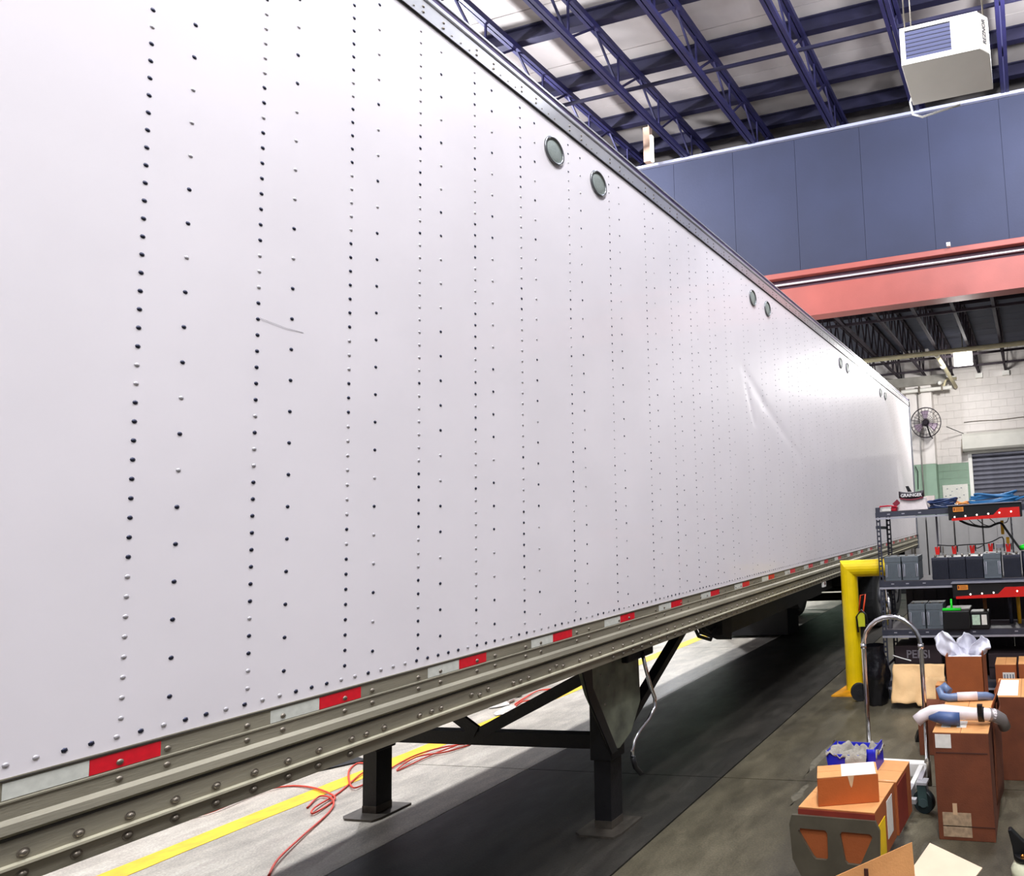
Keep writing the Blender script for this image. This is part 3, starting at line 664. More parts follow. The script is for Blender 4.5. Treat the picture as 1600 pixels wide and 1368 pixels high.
for i, (x, l) in enumerate(((-.925, 'black battery leftmost of the row on the middle shelf'), (-.755, 'black battery second in the row on the middle shelf'), (-.585, 'black battery third in the row, left of the lone grey battery'), (-.225, 'black battery right of the lone grey battery'))):
    o = bb if i == 0 else dup(bb); o.location = (x, 6.80, L1); tag(o, l, 'battery', 'black car batteries on the middle shelf')
# battery clips
cl0 = thing('battery_clip', '', 'clamp')
MB().poly([(-.018, 0), (.018, 0), (.026, .075), (.008, .08), (0, .045), (-.008, .08), (-.026, .075)], 'Y', -.012, .012).build('jaw', redp, cl0); MB().box(.026, .036, -.01, .01, .02, .085).build('lead', black, cl0)
for i, (x, p) in enumerate(((-.95, 'leftmost'), (-.78, 'second from left'), (-.60, 'third from left'), (-.42, 'fourth, on the lone grey battery'), (-.25, 'rightmost'))):
    o = cl0 if i == 0 else dup(cl0); o.location = (x, 6.88, L1+(.24 if i != 3 else .25)); tag(o, 'red battery clip standing on the middle shelf batteries, '+p, 'clamp', 'red clips on the batteries')
# chargers
def charger(loc, label, leds):
    t = thing('battery_charger', label, 'charger', loc)
    MB().box(0, .70, 0, .22, .01, .15).build('body', black, t, bev=.006)
    MB().box(-.01, .705, -.02, .23, .15, .158).build('top_edge', mat('grey_top_edge', (150, 150, 160), .4, .3, .03, 8), t)
    rp = MB().poly([(.03, .004), (.68, .012), (.68, .105), (.50, .105), (.43, .042), (.03, .028)], 'Y', -.006, .0)
    rp.build('red_panel', mat('red_panel', (206, 28, 22), .35, 0, .05, 10), t)
    lb = MB().box(.05, .15, -.008, .0, .09, .135).build('warning_label', mat('orange_label', (236, 150, 50), .5), t)
    k = MB(); k.box(.075, .14, -.010, -.008, .10, .104); k.box(.075, .14, -.010, -.008, .112, .116); k.box(.075, .13, -.010, -.008, .124, .128); k.box(.055, .068, -.010, -.008, .1, .128)
    stuff(k.build('label_print', mat('brown_print', (110, 40, 20), .5, 0, 0), lb))
    for x in leds: MB().dome((x, -.006, .038+.03*(x/.7)), .008, .006, (0, -1, 0), 10, 3).build('indicator_light', mat('led_glow', (255, 244, 230), .4, 0, 0, emit=3), t)
    return t
charger((-.79, 6.66, 1.725), 'black and red battery charger box on the top shelf front', (.06, .165, .275, .385, .49, .60))
charger((-.80, 6.66, .975), 'black and red battery charger box hung below the middle shelf', (.17, .28, .39, .61))
# hanging leads
def cable(name, pts, r, m, label, cat='cable', sub=3):
    P = [Vector(p) for p in pts]; out = []
    for i in range(len(P)-1):
        p0 = P[max(i-1, 0)]; p1 = P[i]; p2 = P[i+1]; p3 = P[min(i+2, len(P)-1)]
        for s in range(sub):
            t = s/sub; out.append(.5*((2*p1)+(p2-p0)*t+(2*p0-5*p1+4*p2-p3)*t*t+(3*p1-p0-3*p2+p3)*t**3))
    out.append(P[-1]); o = MB().tube(out, r, 6).build(name, m); tag(o, label, cat); return o
cable('charger_lead', [(-.69, 6.72, 1.73), (-.62, 6.76, 1.69), (-.52, 6.78, 1.66), (-.42, 6.80, 1.65), (-.36, 6.82, 1.67), (-.30, 6.83, 1.68), (-.26, 6.84, 1.62), (-.20, 6.84, 1.52), (-.13, 6.84, 1.41)], .012, rubber, 'thick black charger lead hanging in an arch below the top charger')
for i, (x, l) in enumerate(((-.60, 'left'), (-.52, 'middle'), (-.40, 'right'))):
    cable('charger_lead', [(x, 6.74, 1.73), (x+.05, 6.77, 1.68), (-.45+.04*i, 6.79, 1.652+.004*i)], .004, rubber, f'thin black lead below the top charger, {l} of three')
cable('charger_lead', [(-.22, 6.74, 1.73), (-.24, 6.78, 1.69), (-.27, 6.82, 1.68)], .004, rubber, 'thin black lead dropping from the right end of the top charger')
cable('jumper_lead', [(-.95, 6.9, 1.49), (-.8, 6.92, 1.475), (-.65, 6.92, 1.48), (-.5, 6.92, 1.48), (-.4, 6.92, 1.50), (-.3, 6.9, 1.54), (-.29, 6.9, 1.45), (-.29, 6.9, 1.4)], .006, rubber, 'black jumper lead stretched above the black batteries')
cable('jumper_lead', [(-.60, 6.9, 1.455), (-.55, 6.92, 1.44), (-.49, 6.92, 1.47)], .005, rubber, 'short black lead sagging between two red clips')
tag(MB().box(-.37, -.25, 6.98, 7.0, 1.43, 1.47).build('label_strip', shelfl), 'small pale metal strip standing behind the grey battery', 'plate')
for x, z, l in ((-.255, 1.39, 'tall thin'), (-.30, 1.56, 'short')):
    o = MB().box(x-.016, x+.016, 7.05, 7.07, z, z+.14).build('yellow_strap', mat('gold_strap', (236, 178, 40), .35, .2, .1, 10)); tag(o, l+' yellow strap hanging behind the charger leads', 'strap')
# top shelf items
mc = thing('shop_carton', 'white carton with black store sign on the top shelf', 'box', (-1.18, 6.95, L3))
MB().poly([(-.14, 0), (.16, 0), (.13, .13), (-.12, .13)], 'Y', -.06, .1).build('carton', mat('white_crumpled', (226, 216, 214), .6, 0, .05, 10, .4, 30), mc, bev=.006)
sg_ = MB().grid(10, 2, lambda u, v: (-.13+.26*u, -.075-.006*math.sin(PI*u), .13+.07*v-.018*math.sin(PI*u))).build('sign_band', mat('black_sign', (30, 18, 26), .5, 0, 0), mc, solid=.004)
MB().grid(10, 1, lambda u, v: (-.12+.24*u, -.078-.006*math.sin(PI*u), .118+.014*v-.018*math.sin(PI*u))).build('red_band', mat('dark_red_print', (120, 24, 44), .5, 0, 0), mc, solid=.003)
M = FRONT.copy(); M.translation = Vector((0, -.086, .152)); text('GRAINGER', 'lettering', .045, mat('white_print', (240, 238, 236), .5, 0, 0), sg_, M, bold=.0006)
MB().poly([(-.04, .19), (.0, .19), (-.03, .25), (-.06, .25)], 'Y', -.05, -.03).build('handle_tab', black, mc)
MB().bar((-.14, -.05, .10), (-.19, -.05, .06), .02, .05).build('side_strap', mat('dark_red_print', (120, 24, 44), .5), mc)
pk = thing('red_package', 'low white and red packet at the left end of the top shelf', 'package', (-1.42, 6.93, L3)); MB().box(-.08, .02, -.07, .05, 0, .045).build('packet', paperw, pk, bev=.008)
MB().tube([(-.10, -.08, .02), (-.09, -.08, .055), (.02, -.08, .058), (.08, -.06, .045), (.07, -.05, .01)], .009, 6).build('red_wrap', mat('deep_red_film', (176, 22, 44), .3), pk); MB().box(.02, .08, -.06, .04, 0, .05).build('red_end', mat('deep_red_film', (176, 22, 44), .3), pk, bev=.01)
tag(MB().box(-.045, .045, -.02, .02, 0, .14).build('beige_booklet', mat('beige_card', (222, 206, 196), .6), None, (-1.01, 7.05, L3)), 'beige booklet standing right of the store carton', 'booklet')
def coil(name, c, rx, ry, h, turns, r, m, label, cat):
    t = thing(name, label, cat, c)
    for i in range(turns):
        ph = random.random()*6; n = 22; sx = rx*random.uniform(.75, 1.02); sy = ry*random.uniform(.6, 1.0); zz = r+h*i/turns*random.uniform(.6, 1)
        tilt = random.uniform(-.25, .45)
        pts = [(sx*math.cos(a)+random.uniform(-.004, .004), sy*math.sin(a), max(r, zz+tilt*sx*.35*math.cos(a)+.012*math.sin(2*a+ph))) for a in [2*PI*k/n for k in range(n)]]
        MB().tube(pts, r, 6, closed=True).build('loop', m, t)
    return t
bluec = mat('blue_cord_jacket', (34, 100, 148), .45, 0, .08, 12); navyc = mat('navy_cord_jacket', (28, 50, 92), .45, 0, .1, 12)
coil('cord_coil', (-.87, 6.92, L3), .15, .10, .10, 7, .0095, navyc, 'dark blue extension cord coil on the top shelf beside the store carton', 'cord')
coil('cord_coil', (-.36, 6.96, L3+.012), .24, .12, .12, 10, .011, bluec, 'big bright blue cord coil above the charger on the top shelf', 'cord')
coil('cord_coil', (-.69, 7.07, L3), .075, .06, .05, 5, .008, mat('orange_tan_cord', (232, 150, 70), .5), 'small orange cord coil between the two blue coils', 'cord')
cable('blue_cord_end', [(-.15, 6.9, L3+.04), (-.05, 6.85, L3+.07), (.05, 6.82, L3+.05), (.1, 6.8, L3+.02)], .012, bluec, 'loose blue cord end at the right of the top shelf', 'cord')
# lower shelf bits
gc = thing('green_clamp', 'bright green cross shaped clamp on the dark case on the lower shelf', 'clamp', (-.83, 6.74, .86))
gm = mat('bright_green_plastic', (20, 220, 40), .35, 0, .03, 10)
MB().box(-.09, .09, -.02, .02, .0, .022).build('bar', gm, gc, bev=.004); MB().cyl((0, 0, -.005), (0, 0, .10), .011, 10).build('stem', gm, gc); MB().dome((0, 0, .1), .013, .012, (0, 0, 1), 10, 3).build('knob', gm, gc)
o = MB().box(-.92, -.66, 6.72, 7.1, L2, .857).build('black_case', black, bev=.01); tag(o, 'black equipment case on the lower shelf under the green clamp', 'case')
o = thing('tester_box', 'black tester with white green display labels on the lower shelf', 'tester', (-.62, 6.76, L2)); MB().box(-.04, .14, 0, .2, 0, .16).build('case', black, o, bev=.006)
MB().box(-.02, .055, -.006, 0, .04, .135).build('display', mat('pale_green_label', (190, 214, 190), .5, 0, .1, 60), o); MB().box(.07, .12, -.006, 0, .04, .135).build('display', paperw, o)
for i, (x0, x1, z1) in enumerate(((-1.42, -.86, 1.06), (-.84, -.3, 1.0), (-.28, .3, 1.07))):  # plain dark blocks added to darken the view through the lower shelf
    o = thing('dark_backdrop', 'dark backdrop block added behind the shelving, ' + ('left one', 'middle one', 'right one')[i], 'backdrop', (x0, 7.5, 0)); cm_ = mat('dark_backdrop_plastic', (40, 34, 40), .6, 0, .15, 6)
    MB().box(0, x1-x0, 0, .5, 0, z1).build('body', cm_, o, bev=.01)
    for j in range(4): MB().box(.05+j*.13, .08+j*.13, -.012, 0, .02, z1-.03).build('rib', cm_, o)
gcn = MB().tube([(-.13, 6.86, 1.43), (-.10, 6.82, 1.44), (-.06, 6.8, 1.42)], .028, 8).build('green_grip', gm); tag(gcn, 'bright green handle at the right edge of the middle shelf', 'grip')
tag(MB().cyl((-.10, 6.85, L1), (-.10, 6.85, 1.40), .03, 12).build('black_canister', batb), 'black canister under the green handle on the middle shelf', 'can')
for x, m, l in ((-.53, mat('tan_tube', (150, 96, 50), .6), 'tan'), (-.28, shelfm, 'grey'), (-.2, mat('gold_strap', (236, 178, 40), .35), 'gold')):
    o = MB().cyl((x, 7.05, L2), (x, 7.05, .97), .02, 10).build('upright_tube', m); tag(o, l+' tube standing at the back of the lower shelf', 'tube')
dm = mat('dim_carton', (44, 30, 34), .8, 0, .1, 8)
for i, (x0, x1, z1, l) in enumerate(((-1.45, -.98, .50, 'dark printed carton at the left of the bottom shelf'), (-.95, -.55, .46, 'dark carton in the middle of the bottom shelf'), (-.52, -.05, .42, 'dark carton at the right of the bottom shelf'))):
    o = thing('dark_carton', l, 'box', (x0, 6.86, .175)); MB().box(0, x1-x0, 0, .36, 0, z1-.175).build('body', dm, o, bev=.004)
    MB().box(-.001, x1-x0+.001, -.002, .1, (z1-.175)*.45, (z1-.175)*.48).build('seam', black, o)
    if i == 0:
        M = FRONT.copy(); M.translation = Vector((.24, -.003, .24)); text('PEPSI', 'lettering', .11, mat('faded_grey_print', (118, 112, 118), .7, 0, 0), o, M, bold=.002)
# ---------------------------------------------------------------- platform truck
CT = thing('platform_truck', 'aluminium hand truck cart with tall hoop handle, carrying cartons', 'cart', (-1.0, 3.9, 0), -.05)
pa = mat('grey_plate_alu', (96, 90, 76), .45, .3, .1, 8)
# nose plate: outline with two cut-outs (quads around holes)
def plate():
    k = MB(); y0, y1 = -.655, -.64
    O = [(-.235, .36), (-.22, .405), (.205, .405), (.225, .36), (.215, .18), (.16, .06), (-.15, .06), (-.225, .20)]
    H1 = [(-.19, .332), (-.18, .345), (-.05, .345), (-.038, .332), (-.04, .222), (-.05, .208), (-.105, .208), (-.118, .22)]
    H2 = [(.025, .332), (.037, .345), (.175, .345), (.188, .332), (.125, .21), (.113, .20), (.058, .20), (.045, .212)]
    bm = bmesh.new()
    es = []
    for lp in (O, H1, H2):
        vs = [bm.verts.new((x, y0, z)) for x, z in lp]
        es += [bm.edges.new((vs[i], vs[(i+1) % len(vs)])) for i in range(len(vs))]
    r = bmesh.ops.triangle_fill(bm, edges=es, use_beauty=True)
    ex = bmesh.ops.extrude_face_region(bm, geom=list(bm.faces))
    bmesh.ops.translate(bm, vec=(0, y1-y0, 0), verts=[e for e in ex['geom'] if isinstance(e, bmesh.types.BMVert)])
    bmesh.ops.recalc_face_normals(bm, faces=bm.faces)
    me = bpy.data.meshes.new('nose_plate'); bm.to_mesh(me); bm.free(); me.materials.append(pa); return me
obj('nose_plate', plate(), CT)
for x in (-.13, .13): MB().bar((x, -.64, .14), (x, .60, .14), .03, .05).build('side_rail', alu_b, CT)
for y in (-.5, -.1, .25): MB().box(-.19, .19, y-.02, y+.02, .12, .145).build('cross_slat', alu_b, CT)
MB().box(-.17, .20, .545, .61, .15, .24).build('rear_bar', white, CT, bev=.008)
MB().bar((.17, .54, .22), (.10, .34, .09), .03, .04).build('diagonal_strut', white, CT)
pts = [(-.185, .57, .15), (-.185, .57, .6), (-.185, .57, .97)]
for i in range(1, 12): a = PI-PI*i/12; pts.append((.0+.195*math.cos(a)+.01, .57, .97+.19*math.sin(a)))
pts += [(.205, .57, .97), (.205, .57, .6), (.20, .57, .12)]
MB().tube(pts, .0155, 12).build('handle', chrome, CT)
for x in (-.186, .205): MB().cyl((x, .57, .955), (x, .57, .985), .02, 12).build('handle_joint', chrome, CT)
MB().cyl((.20, .57, .10), (.20, .57, .25), .021, 12).build('tube_socket', steel, CT)
for x, y in ((.20, .41), (-.18, .41)):
    cz = MB().cyl((x-.006, y-.02, .068), (x+.006, y+.02, .068), .068, 20).build('caster_wheel', mat('dark_green_rubber', (24, 38, 42), .5), CT)
    MB().poly([(x-.03, .05), (x+.03, .05), (x+.02, .18), (x-.035, .18)], 'Y', y-.032, y-.026).build('fork', mat('green_grey_fork', (70, 92, 92), .4, .4), cz); MB().poly([(x-.03, .05), (x+.03, .05), (x+.02, .18), (x-.035, .18)], 'Y', y+.026, y+.032).build('fork', alu_b, cz)
    MB().cyl((x, y-.036, .068), (x, y+.034, .068), .026, 12).build('hub', mat('grey_green_hub', (62, 80, 82), .5), cz)
    MB().box(x-.035, x+.03, y-.04, y+.04, .175, .19).build('swivel_plate', alu_b, cz); MB().bar((x-.02, y, .18), (x-.02, y+.14, .2), .03).build('caster_arm', alu_b, cz)
for x in (-.17, .17): 
    cz = MB().cyl((x-.03, -.52, .095), (x+.03, -.52, .095), .095, 20).build('large_wheel', rubber, CT); MB().cyl((x-.034, -.52, .095), (x+.034, -.52, .095), .04, 12).build('hub', steel, cz)

def carton(loc, w, d, h, rz, label, m=card, top=None, group=None, name='carton', flapgap=True):
    t = thing(name, label, 'box', loc, rz, group)
    MB().box(-w/2, w/2, -d/2, d/2, 0, h-.003).build('body', m, t, bev=.003)
    tm = top or m
    if d >= w:
        MB().box(-w/2, -.0015, -d/2, d/2, h-.003, h).build('flap', tm, t); MB().box(.0015, w/2, -d/2, d/2, h-.003, h).build('flap', tm, t)
    else:
        MB().box(-w/2, w/2, -d/2, -.0015, h-.003, h).build('flap', tm, t); MB().box(-w/2, w/2, .0015, d/2, h-.003, h).build('flap', tm, t)
    return t
c1 = carton((-1.015, 3.44, .168), .39, .36, .27, -.06, 'wide brown carton on the cart behind the nose plate', card, cardl)
MB().box(.195, .1975, -.14, -.02, .02, .19).build('yellow_label', mat('yellow_label', (246, 206, 20), .5, 0, .05, 20), c1)
MB().box(.195, .197, .02, .12, .06, .24).build('shipping_label', paperw, c1)
MB().box(-.197, .197, -.184, -.181, .20, .262).build('red_print_band', redbox, c1)
c2 = carton((-.985, 3.78, .168), .39, .30, .27, -.06, 'brown and red carton on the cart nearest its hoop handle', card, cardl)
MB().box(.195, .1975, -.14, .05, .01, .25).build('red_print', redbox, c2)
MB().box(.05, .19, -.14, -.135, .268, .2715).build('tape_strip', tape, c2)
c3 = carton((-1.0, 3.40, .4385), .30, .16, .135, .30, 'small bright brown carton lying askew on top of the cart load', mat('orange_brown_cardboard', (184, 92, 34), .7, 0, .04, 8, .1, 120), cardl)
MB().poly([(-.03, -.081), (.14, -.081), (.14, .081), (-.03, .081)], 'Z', .1351, .1362).build('shipping_label', mat('pale_pink_label', (236, 216, 204), .5, 0, .03, 30), c3)
MB().poly([(.0, .135), (.032, .135), (.022, .09), (.016, .078), (.01, .09)], 'Y', -.0820, -.0803).build('tape_tail', tape, c3)
MB().box(-.1515, -.150, -.05, .04, .03, .10).build('shipping_label', paperw, c3)
tb = thing('blue_tote', 'blue plastic tote stuffed with grey cloth on the rear carton', 'bin', (-1.07, 3.82, .4385), -.05)
k = MB(); k.poly([(-.13, 0), (-.145, .10), (-.14, .105), (-.12, 0)], 'Y', -.09, .09); k.poly([(.12, 0), (.13, .12), (.135, .12), (.14, .0)], 'Y', -.09, .09); k.box(-.13, .13, -.09, -.085, 0, .09); k.box(-.13, .13, .085, .09, 0, .10); k.box(-.13, .13, -.09, .09, 0, .004)
bt = mat('blue_tote_plastic', (28, 36, 190), .35, 0, .04, 8); k.build('shell', bt, tb)
MB().grid(4, 4, lambda u, v: (.10+.05*u, -.10-.004*v, .02+.11*v)).build('blue_flap', bt, tb, solid=.004)
cg_ = MB().grid(30, 24, lambda u, v: ((u-.5)*.29, (v-.5)*.20, .085+.045*noise.noise((u*5, v*4, 3))+.03*noise.noise((u*11, v*9, 7))-.05*max(0, 1-((u-.5)**2+(v-.5)**2)*14)))
MBc = cg_; c_ = MBc.build('grey_cloth', mat('grey_towel', (158, 152, 140), .9, 0, .15, 14, .5, 90), tb, solid=.004)
MB().grid(16, 12, lambda u, v: (-.02+.12*u, -.105-.02*math.sin(PI*v), .01+.09*v+.02*noise.noise((u*4, v*4, 1)))).build('cloth_tail', mat('grey_towel', (158, 152, 140), .9), tb, solid=.004)

# ---------------------------------------------------------------- cartons at right
tb1 = carton((-.49, 4.36, 0), .315, .78, .585, .0, 'tall dark brown carton with pipes lying across its top', cardd, cardl, name='tall_carton')
MB().box(-.13, .03, -.3925, -.3905, .02, .15).build('shipping_label', mat('tan_label', (176, 150, 120), .6, 0, .15, 40), tb1); MB().box(-.07, -.045, -.3935, -.3915, .14, .20).build('tape_tail', tape, tb1)
MB().box(-.145, -.055, -.3925, -.3905, .50, .575).build('shipping_label', paperw, tb1); MB().box(-.145, .145, -.3925, -.3908, .47, .477).build('dark_seam', mat('dark_stain', (70, 36, 24), .8), tb1); MB().box(-.13, .16, -.3925, -.3908, .075, .08).build('dark_seam', mat('dark_stain', (70, 36, 24), .8), tb1)
for x in (-.12, -.03): MB().box(x, x+.055, -.30, -.18, .585, .5865).build('tape_patch', paperw, tb1)
q = MB().grid(6, 10, lambda u, v: (.158+.03*math.sin(PI*v)+.012*u, -.15+.5*v, .10+.5*u+.0)).build('bulged_side', cardd, tb1, solid=.004)
q = MB().grid(8, 10, lambda u, v: (.155+.06*u*math.sin(PI*v), .0+.36*v, .57+.17*u*math.sin(PI*(.1+.8*v)))).build('raised_flap', card, tb1, solid=.004)
pg = mat('grey_exhaust_pipe', (150, 142, 140), .35, .5, .05, 8); pb = mat('blue_wrap', (62, 84, 130), .45, 0, .1, 12); pwt = mat('white_wrap', (228, 218, 218), .5, 0, .04, 12)
P1 = thing('exhaust_pipe', 'grey pipe with blue wrap and black clamp lying across the tall carton', 'pipe', (0, 4.12, .635))
MB().tube([(-.76, -.02, -.03), (-.72, -.01, .0), (-.67, 0, .02), (-.60, 0, .025), (-.50, 0, .015), (-.42, 0, .01), (-.36, 0, .01), (-.31, .02, .0), (-.27, .05, -.03), (-.255, .08, -.08)], [.036, .034, .036, .038, .038, .036, .036, .038, .036, .034], 16).build('pipe', pwt, P1)
MB().tube([(-.68, -.035, -.005), (-.62, -.04, .0), (-.56, -.04, -.006), (-.50, -.035, -.006)], [.012, .034, .038, .036], 14).build('blue_sleeve', pb, P1)
MB().tube([(-.395, 0, .01), (-.36, 0, .01)], .042, 14).build('clamp_band', black, P1); MB().box(-.395, -.365, -.05, -.02, .03, .075).build('clamp_bolt', black, P1)
MB().tube([(-.335, .01, .006), (-.30, .025, -.004), (-.268, .05, -.03), (-.252, .08, -.085)], [.0385, .0385, .037, .036], 14).build('bend', pg, P1)
P2_ = thing('coolant_hose', 'blue grey hose with white tape lying behind the front pipe', 'hose', (0, 4.62, .62))
MB().tube([(-.62, .0, .02), (-.66, .03, .05), (-.69, .02, .03), (-.67, -.02, -.005), (-.62, -.03, -.01), (-.55, -.02, -.005), (-.45, 0, -.005), (-.38, .02, -.01), (-.34, .04, -.03)], .026, 12).build('hose', mat('blue_grey_hose', (104, 124, 160), .35, 0, .1, 10), P2_)
MB().tube([(-.57, -.022, -.005), (-.44, 0, -.005)], .0285, 12).build('tape_wrap', pwt, P2_); MB().cyl((-.345, .035, -.025), (-.325, .045, -.035), .029, 12).build('end_cap', black, P2_)
carton((-.84, 5.50, 0), .26, .46, .29, .02, 'low dark red brown carton on the floor left of the open box', cardd, cardd)
carton((-.50, 5.86, 0), .36, .50, .235, 0, 'brown carton on the floor under the open box', cardd, card)
carton((-.83, 5.86, .0), .13, .14, .385, 0, 'small brown carton beside the open box, pale top showing', card, cardl)
ob = thing('open_box', 'open brown carton with white plastic sheeting bursting out', 'box', (-.625, 5.82, .2355))
k = MB(); w2, d2, h2 = .15, .20, .42
k.box(-w2, w2, -d2, -d2+.005, 0, h2); k.box(-w2, w2, d2-.005, d2, 0, h2+.01); k.box(-w2, -w2+.005, -d2, d2, 0, h2); k.box(w2-.005, w2, -d2, d2, 0, h2+.03); k.box(-w2, w2, -d2, d2, 0, .005)
k.build('body', card, ob); MB().box(.13, .1505, -.2015, -.199, 0, h2).build('corner_seam', mat('dark_stain', (70, 36, 24), .8), ob).scale = (1, 1, 1)
bpy.data.objects.remove(bpy.data.objects['corner_seam'])
pf = mat('white_plastic_sheet', (226, 226, 236), .25, 0, .06, 12, .5, 18)
def crump(cx, cz, w, h, sd, lean):
    k = MB(); k.grid(16, 16, lambda u, v: (cx+(u-.5)*w*(.75+.5*math.sin(2.6*v))+lean*v+.02*noise.noise((u*3, v*3, sd)), .07*noise.noise((u*3.5, v*2.5, sd+3))+.05*(u-.5)*math.sin(3*v), cz+h*v*(1-.9*abs(u-.45)**1.6)+.012*noise.noise((u*6, v*6, sd))), True)
    return k
q = crump(-.06, .36, .17, .24, 1.3, -.10); q.build('plastic_sheet', pf, ob, (0, -.05, 0), solid=.002)
crump(.02, .36, .16, .22, 5.1, .0).build('plastic_sheet', pf, ob, (0, 0, 0), solid=.002); crump(.09, .38, .13, .17, 9.4, .06).build('plastic_sheet', pf, ob, (0, -.05, 0), solid=.002)
q = MB().grid(14, 10, lambda u, v: (-.14+.28*u, -.19+.38*v, .40+.025*noise.noise((u*6, v*6, 4)))); q.build('plastic_sheet', pf, ob, solid=.002)
tag(MB().box(-.02, .02, 0, .03, 0, .05).build('x', black), '', ''); bpy.data.objects.remove(bpy.data.objects['x'])
fb1 = carton((-.335, 6.50, .0), .185, .30, .43, 0, 'brown carton with white label behind the open box', card, cardl); MB().box(-.03, .075, -.152, -.1502, .20, .36).build('shipping_label', paperw, fb1)
k = MB()
for i in range(4): k.box(-.02+.025*i, -.008+.025*i, -.1535, -.152, .30, .345)
stuff(k.build('label_print', mat('grey_print', (110, 116, 130), .6), fb1))
carton((-.10, 6.46, .0), .24, .32, .445, 0, 'brown carton at the right frame edge behind the others', card, cardl)
tb2 = carton((-.17, 5.10, 0), .34, .50, .55, 0, 'tall dark brown carton right of the piped one, pale top', cardd, cardl, name='tall_carton')
MB().box(-.16, -.02, -.22, .20, .551, .5525).build('shipping_label', mat('bright_white_label', (246, 240, 228), .5, 0, .02, 20), tb2)
kp = thing('kraft_sheet', 'crumpled pale kraft paper hanging off the bottom shelf', 'paper', (-1.17, 6.62, 0))
k = MB(); k.grid(30, 16, lambda u, v: ((u-.5)*.50+.02*noise.noise((v*3, u, 1)), -.19*v-.02*math.sin(u*9)*v+.03*noise.noise((u*5, v*3, 2)), .375-.345*v*(1-.25*(noise.noise((u*3, 7, 0))+.3)*(u < .5)) if True else 0), True)
k.build('sheet', kraft, kp, solid=.002)
MB().grid(10, 6, lambda u, v: (.06+.2*u, -.10-.10*v, .28-.2*v+.01*noise.noise((u*5, v*5, 9)))).build('folded_sheet', kraft, kp, solid=.002)
cable('white_cord', [(-1.46, 6.8, .42), (-1.35, 6.75, .40), (-1.26, 6.7, .39)], .006, white, 'thin white cord on the bottom shelf above the kraft paper')
tag(MB().poly([(0, 0), (.10, .0), (.12, .06), (.06, .09), (.02, .05)], 'Y', 0, .12).build('black_block', black, None, (-1.05, 5.55, 0), .2), 'small black wedge on the floor left of the dark carton', 'wedge')

# foreground open box with flaps
fo = thing('open_carton', 'open cardboard carton with raised flaps at the bottom edge', 'box', (-.72, 2.6, 0), .45)
k = MB(); a_, b2_, h_ = .17, .17, .30
k.box(-a_, a_, -b2_, -b2_+.005, 0, h_); k.box(-a_, a_, b2_-.005, b2_, 0, h_); k.box(-a_, -a_+.005, -b2_, b2_, 0, h_); k.box(a_-.005, a_, -b2_, b2_, 0, h_); k.box(-a_, a_, -b2_, b2_, 0, .005)
k.build('body', card, fo)
fo_f = fo
fl1 = MB().add([(-.93, 2.66, .27), (-.575, 2.86, .27), (-.589, 2.9, .481), (-.93, 2.68, .405)], [(0, 1, 2, 3)]); me = fl1.mesh('raised_flap', cardl)
q = obj('raised_flap', me, None, solid=.004); q.parent = fo; q.matrix_parent_inverse = (Matrix.Translation((-.72, 2.6, 0)) @ Matrix.Rotation(.45, 4, 'Z')).inverted()
q = MB().box(-.765, -.748, 2.765, 2.77, .40, .43).build('brown_tab', mat('dark_stain', (70, 36, 24), .8)); q.parent = fo; q.matrix_parent_inverse = (Matrix.Translation((-.72, 2.6, 0)) @ Matrix.Rotation(.45, 4, 'Z')).inverted()
c4 = thing('cardboard_sheet', 'pale loose cardboard flap leaning at the bottom edge', 'cardboard', (0, 0, 0))
MB().add([(-.619, 3.495, .20), (-.347, 3.293, .20), (-.44, 3.02, .19), (-.70, 3.10, .19)], [(0, 1, 2, 3)]).build('sheet', mat('cream_cardboard', (226, 200, 172), .75, 0, .03, 8), c4, solid=.005)
k = MB().box(-.66, -.42, 3.08, 3.3, 0, .185).build('box_below', cardd, c4, bev=.004)
# jug with black spout
jg = thing('spray_jug', 'white round jug with black handle at the bottom right corner', 'jug', (-.165, 3.62, 0))
MB().tube([(0, 0, 0), (0, 0, .05), (0, 0, .085), (0, 0, .10)], [.07, .075, .055, .04], 20).build('body', mat('ivory_plastic', (232, 232, 200), .35), jg)
MB().tube([(0, 0, .095), (0, 0, .125)], [.055, .055], 20).build('collar', black, jg); MB().poly([(-.055, .10), (-.02, .10), (.02, .17), (-.01, .19), (-.06, .24), (-.075, .235), (-.06, .16)], 'Y', -.02, .02).build('handle', black, jg, bev=.004)
MB().dome((-.01, -.05, .13), .012, .012, (0, -1, .3), 10, 3).build('valve', mat('brass', (180, 120, 60), .2, 1, 0), jg)

# ---------------------------------------------------------------- cords and litter on the floor
orc = mat('orange_red_cord', (236, 74, 48), .5, 0, .05, 10)
A_ = [(-5.881, 3.541), (-5.778, 3.704), (-5.815, 3.995), (-5.728, 4.16), (-5.447, 4.141), (-5.113, 4.027), (-5.027, 3.96), (-4.943, 3.762), (-5.026, 3.833), (-5.149, 4.103), (-5.319, 4.392), (-5.391, 4.56), (-5.634, 4.65), (-5.508, 4.466), (-5.118, 4.177), (-5.112, 4.299), (-5.252, 4.788), (-5.168, 5.027), (-5.002, 5.172), (-5.031, 4.96), (-5.191, 4.794), (-5.099, 4.533), (-5.112, 4.876), (-5.064, 5.2), (-5.092, 5.65), (-5.207, 5.905)]
B_ = [(-5.111, 3.844), (-5.219, 4.015), (-5.027, 3.96), (-4.865, 3.811), (-4.636, 3.451), (-4.462, 3.196), (-4.329, 3.051)]
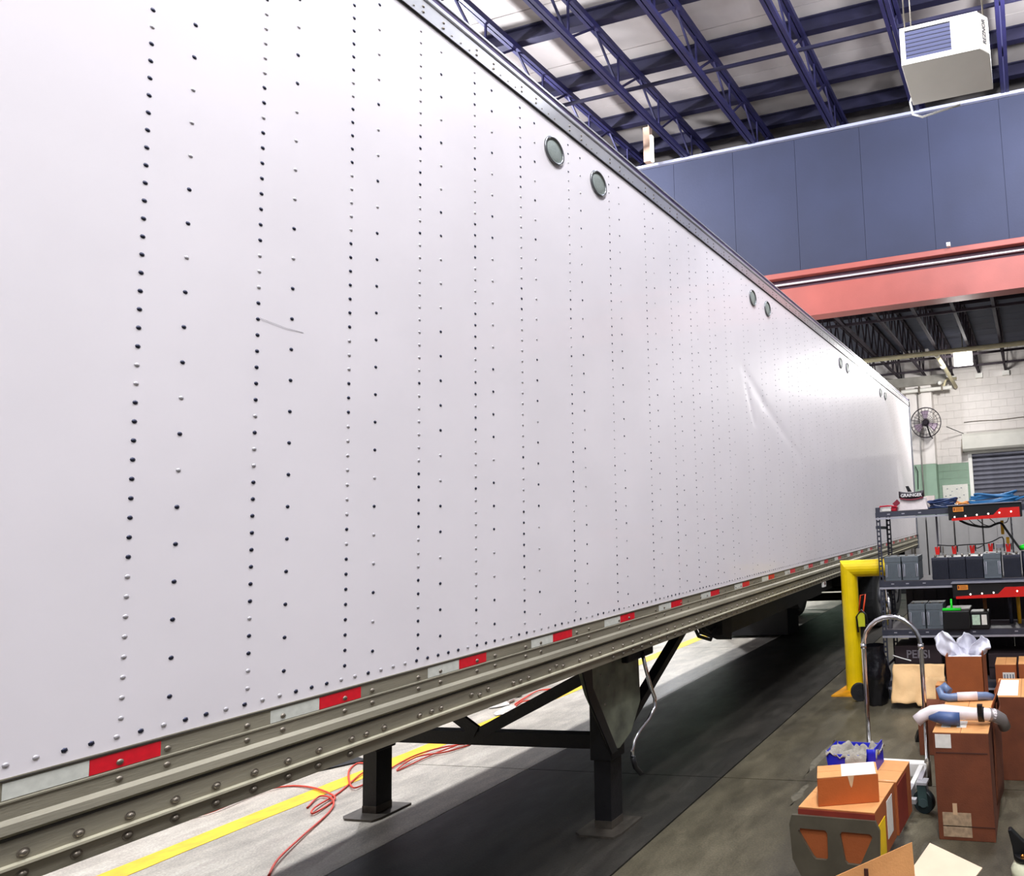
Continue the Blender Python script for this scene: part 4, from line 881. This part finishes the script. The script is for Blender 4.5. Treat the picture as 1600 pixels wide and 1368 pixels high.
C_ = [(-5.465, 6.199), (-5.63, 6.58), (-5.70, 6.9), (-5.50, 7.0), (-5.428, 6.639), (-5.526, 6.458), (-5.6, 6.4), (-5.72, 6.9), (-5.45, 6.8), (-5.426, 6.155), (-5.226, 5.842), (-5.196, 5.643)]
for P_, l in ((A_, 'tangled orange extension cord crossing the yellow floor line behind the far landing leg'), (B_, 'straight orange cord tail running from the tangle towards the camera'), (C_, 'looped orange cord on the floor beyond the white gloves')):
    cable('extension_cord', [(x, y, .008+.006*(i % 3)) for i, (x, y) in enumerate(P_)], .0065, orc, l, 'cord', 5)
def glove(loc, rz, label):
    t = thing('work_glove', label, 'glove', loc, rz)
    gm_ = mat('white_knit_glove', (228, 222, 214), .8, 0, .05, 20, .4, 60)
    k = MB(); k.grid(12, 12, lambda u, v: ((u-.5)*.20, (v-.5)*.26*(.8+.2*math.sin(PI*u)), .012+.05*math.sin(PI*u)*math.sin(PI*v)*(1+.5*noise.noise((u*4, v*4, rz)))))
    k.grid(12, 12, lambda u, v: ((u-.5)*.20, (v-.5)*.26*(.8+.2*math.sin(PI*u)), .004)); k.build('palm', gm_, t)
    for i in range(4): MB().tube([((i-1.5)*.045, .11, .02), ((i-1.5)*.052, .17, .025), ((i-1.5)*.055, .22+.01*i % .03, .016)], .018, 8).build('finger', gm_, t)
    MB().tube([(.09, -.02, .02), (.14, .04, .02), (.15, .09, .016)], .018, 8).build('thumb', gm_, t)
    return t
glove((-5.78, 6.36, 0), .8, 'white work glove farther from the camera, by the black clip'); glove((-5.44, 6.12, 0), -.9, 'white work glove lying nearest the yellow line')
tag(MB().box(-.06, .06, -.04, .04, 0, .05).build('black_plug', black, None, (-5.84, 6.68, 0), .3, bev=.012), 'black plug on the floor beside the white gloves', 'plug')
for (x, y) in ((-1.35, 4.62), (-1.1, 5.05)):
    o = MB().dome((0, 0, 0), .008, .006, (0, 0, 1), 6).build('paper_scrap', paperw, None, (x, y, 0)); tag(o, 'tiny white paper scrap on the dark floor left of the cart, ' + ('nearer' if y < 5 else 'farther')+' one', 'scrap')
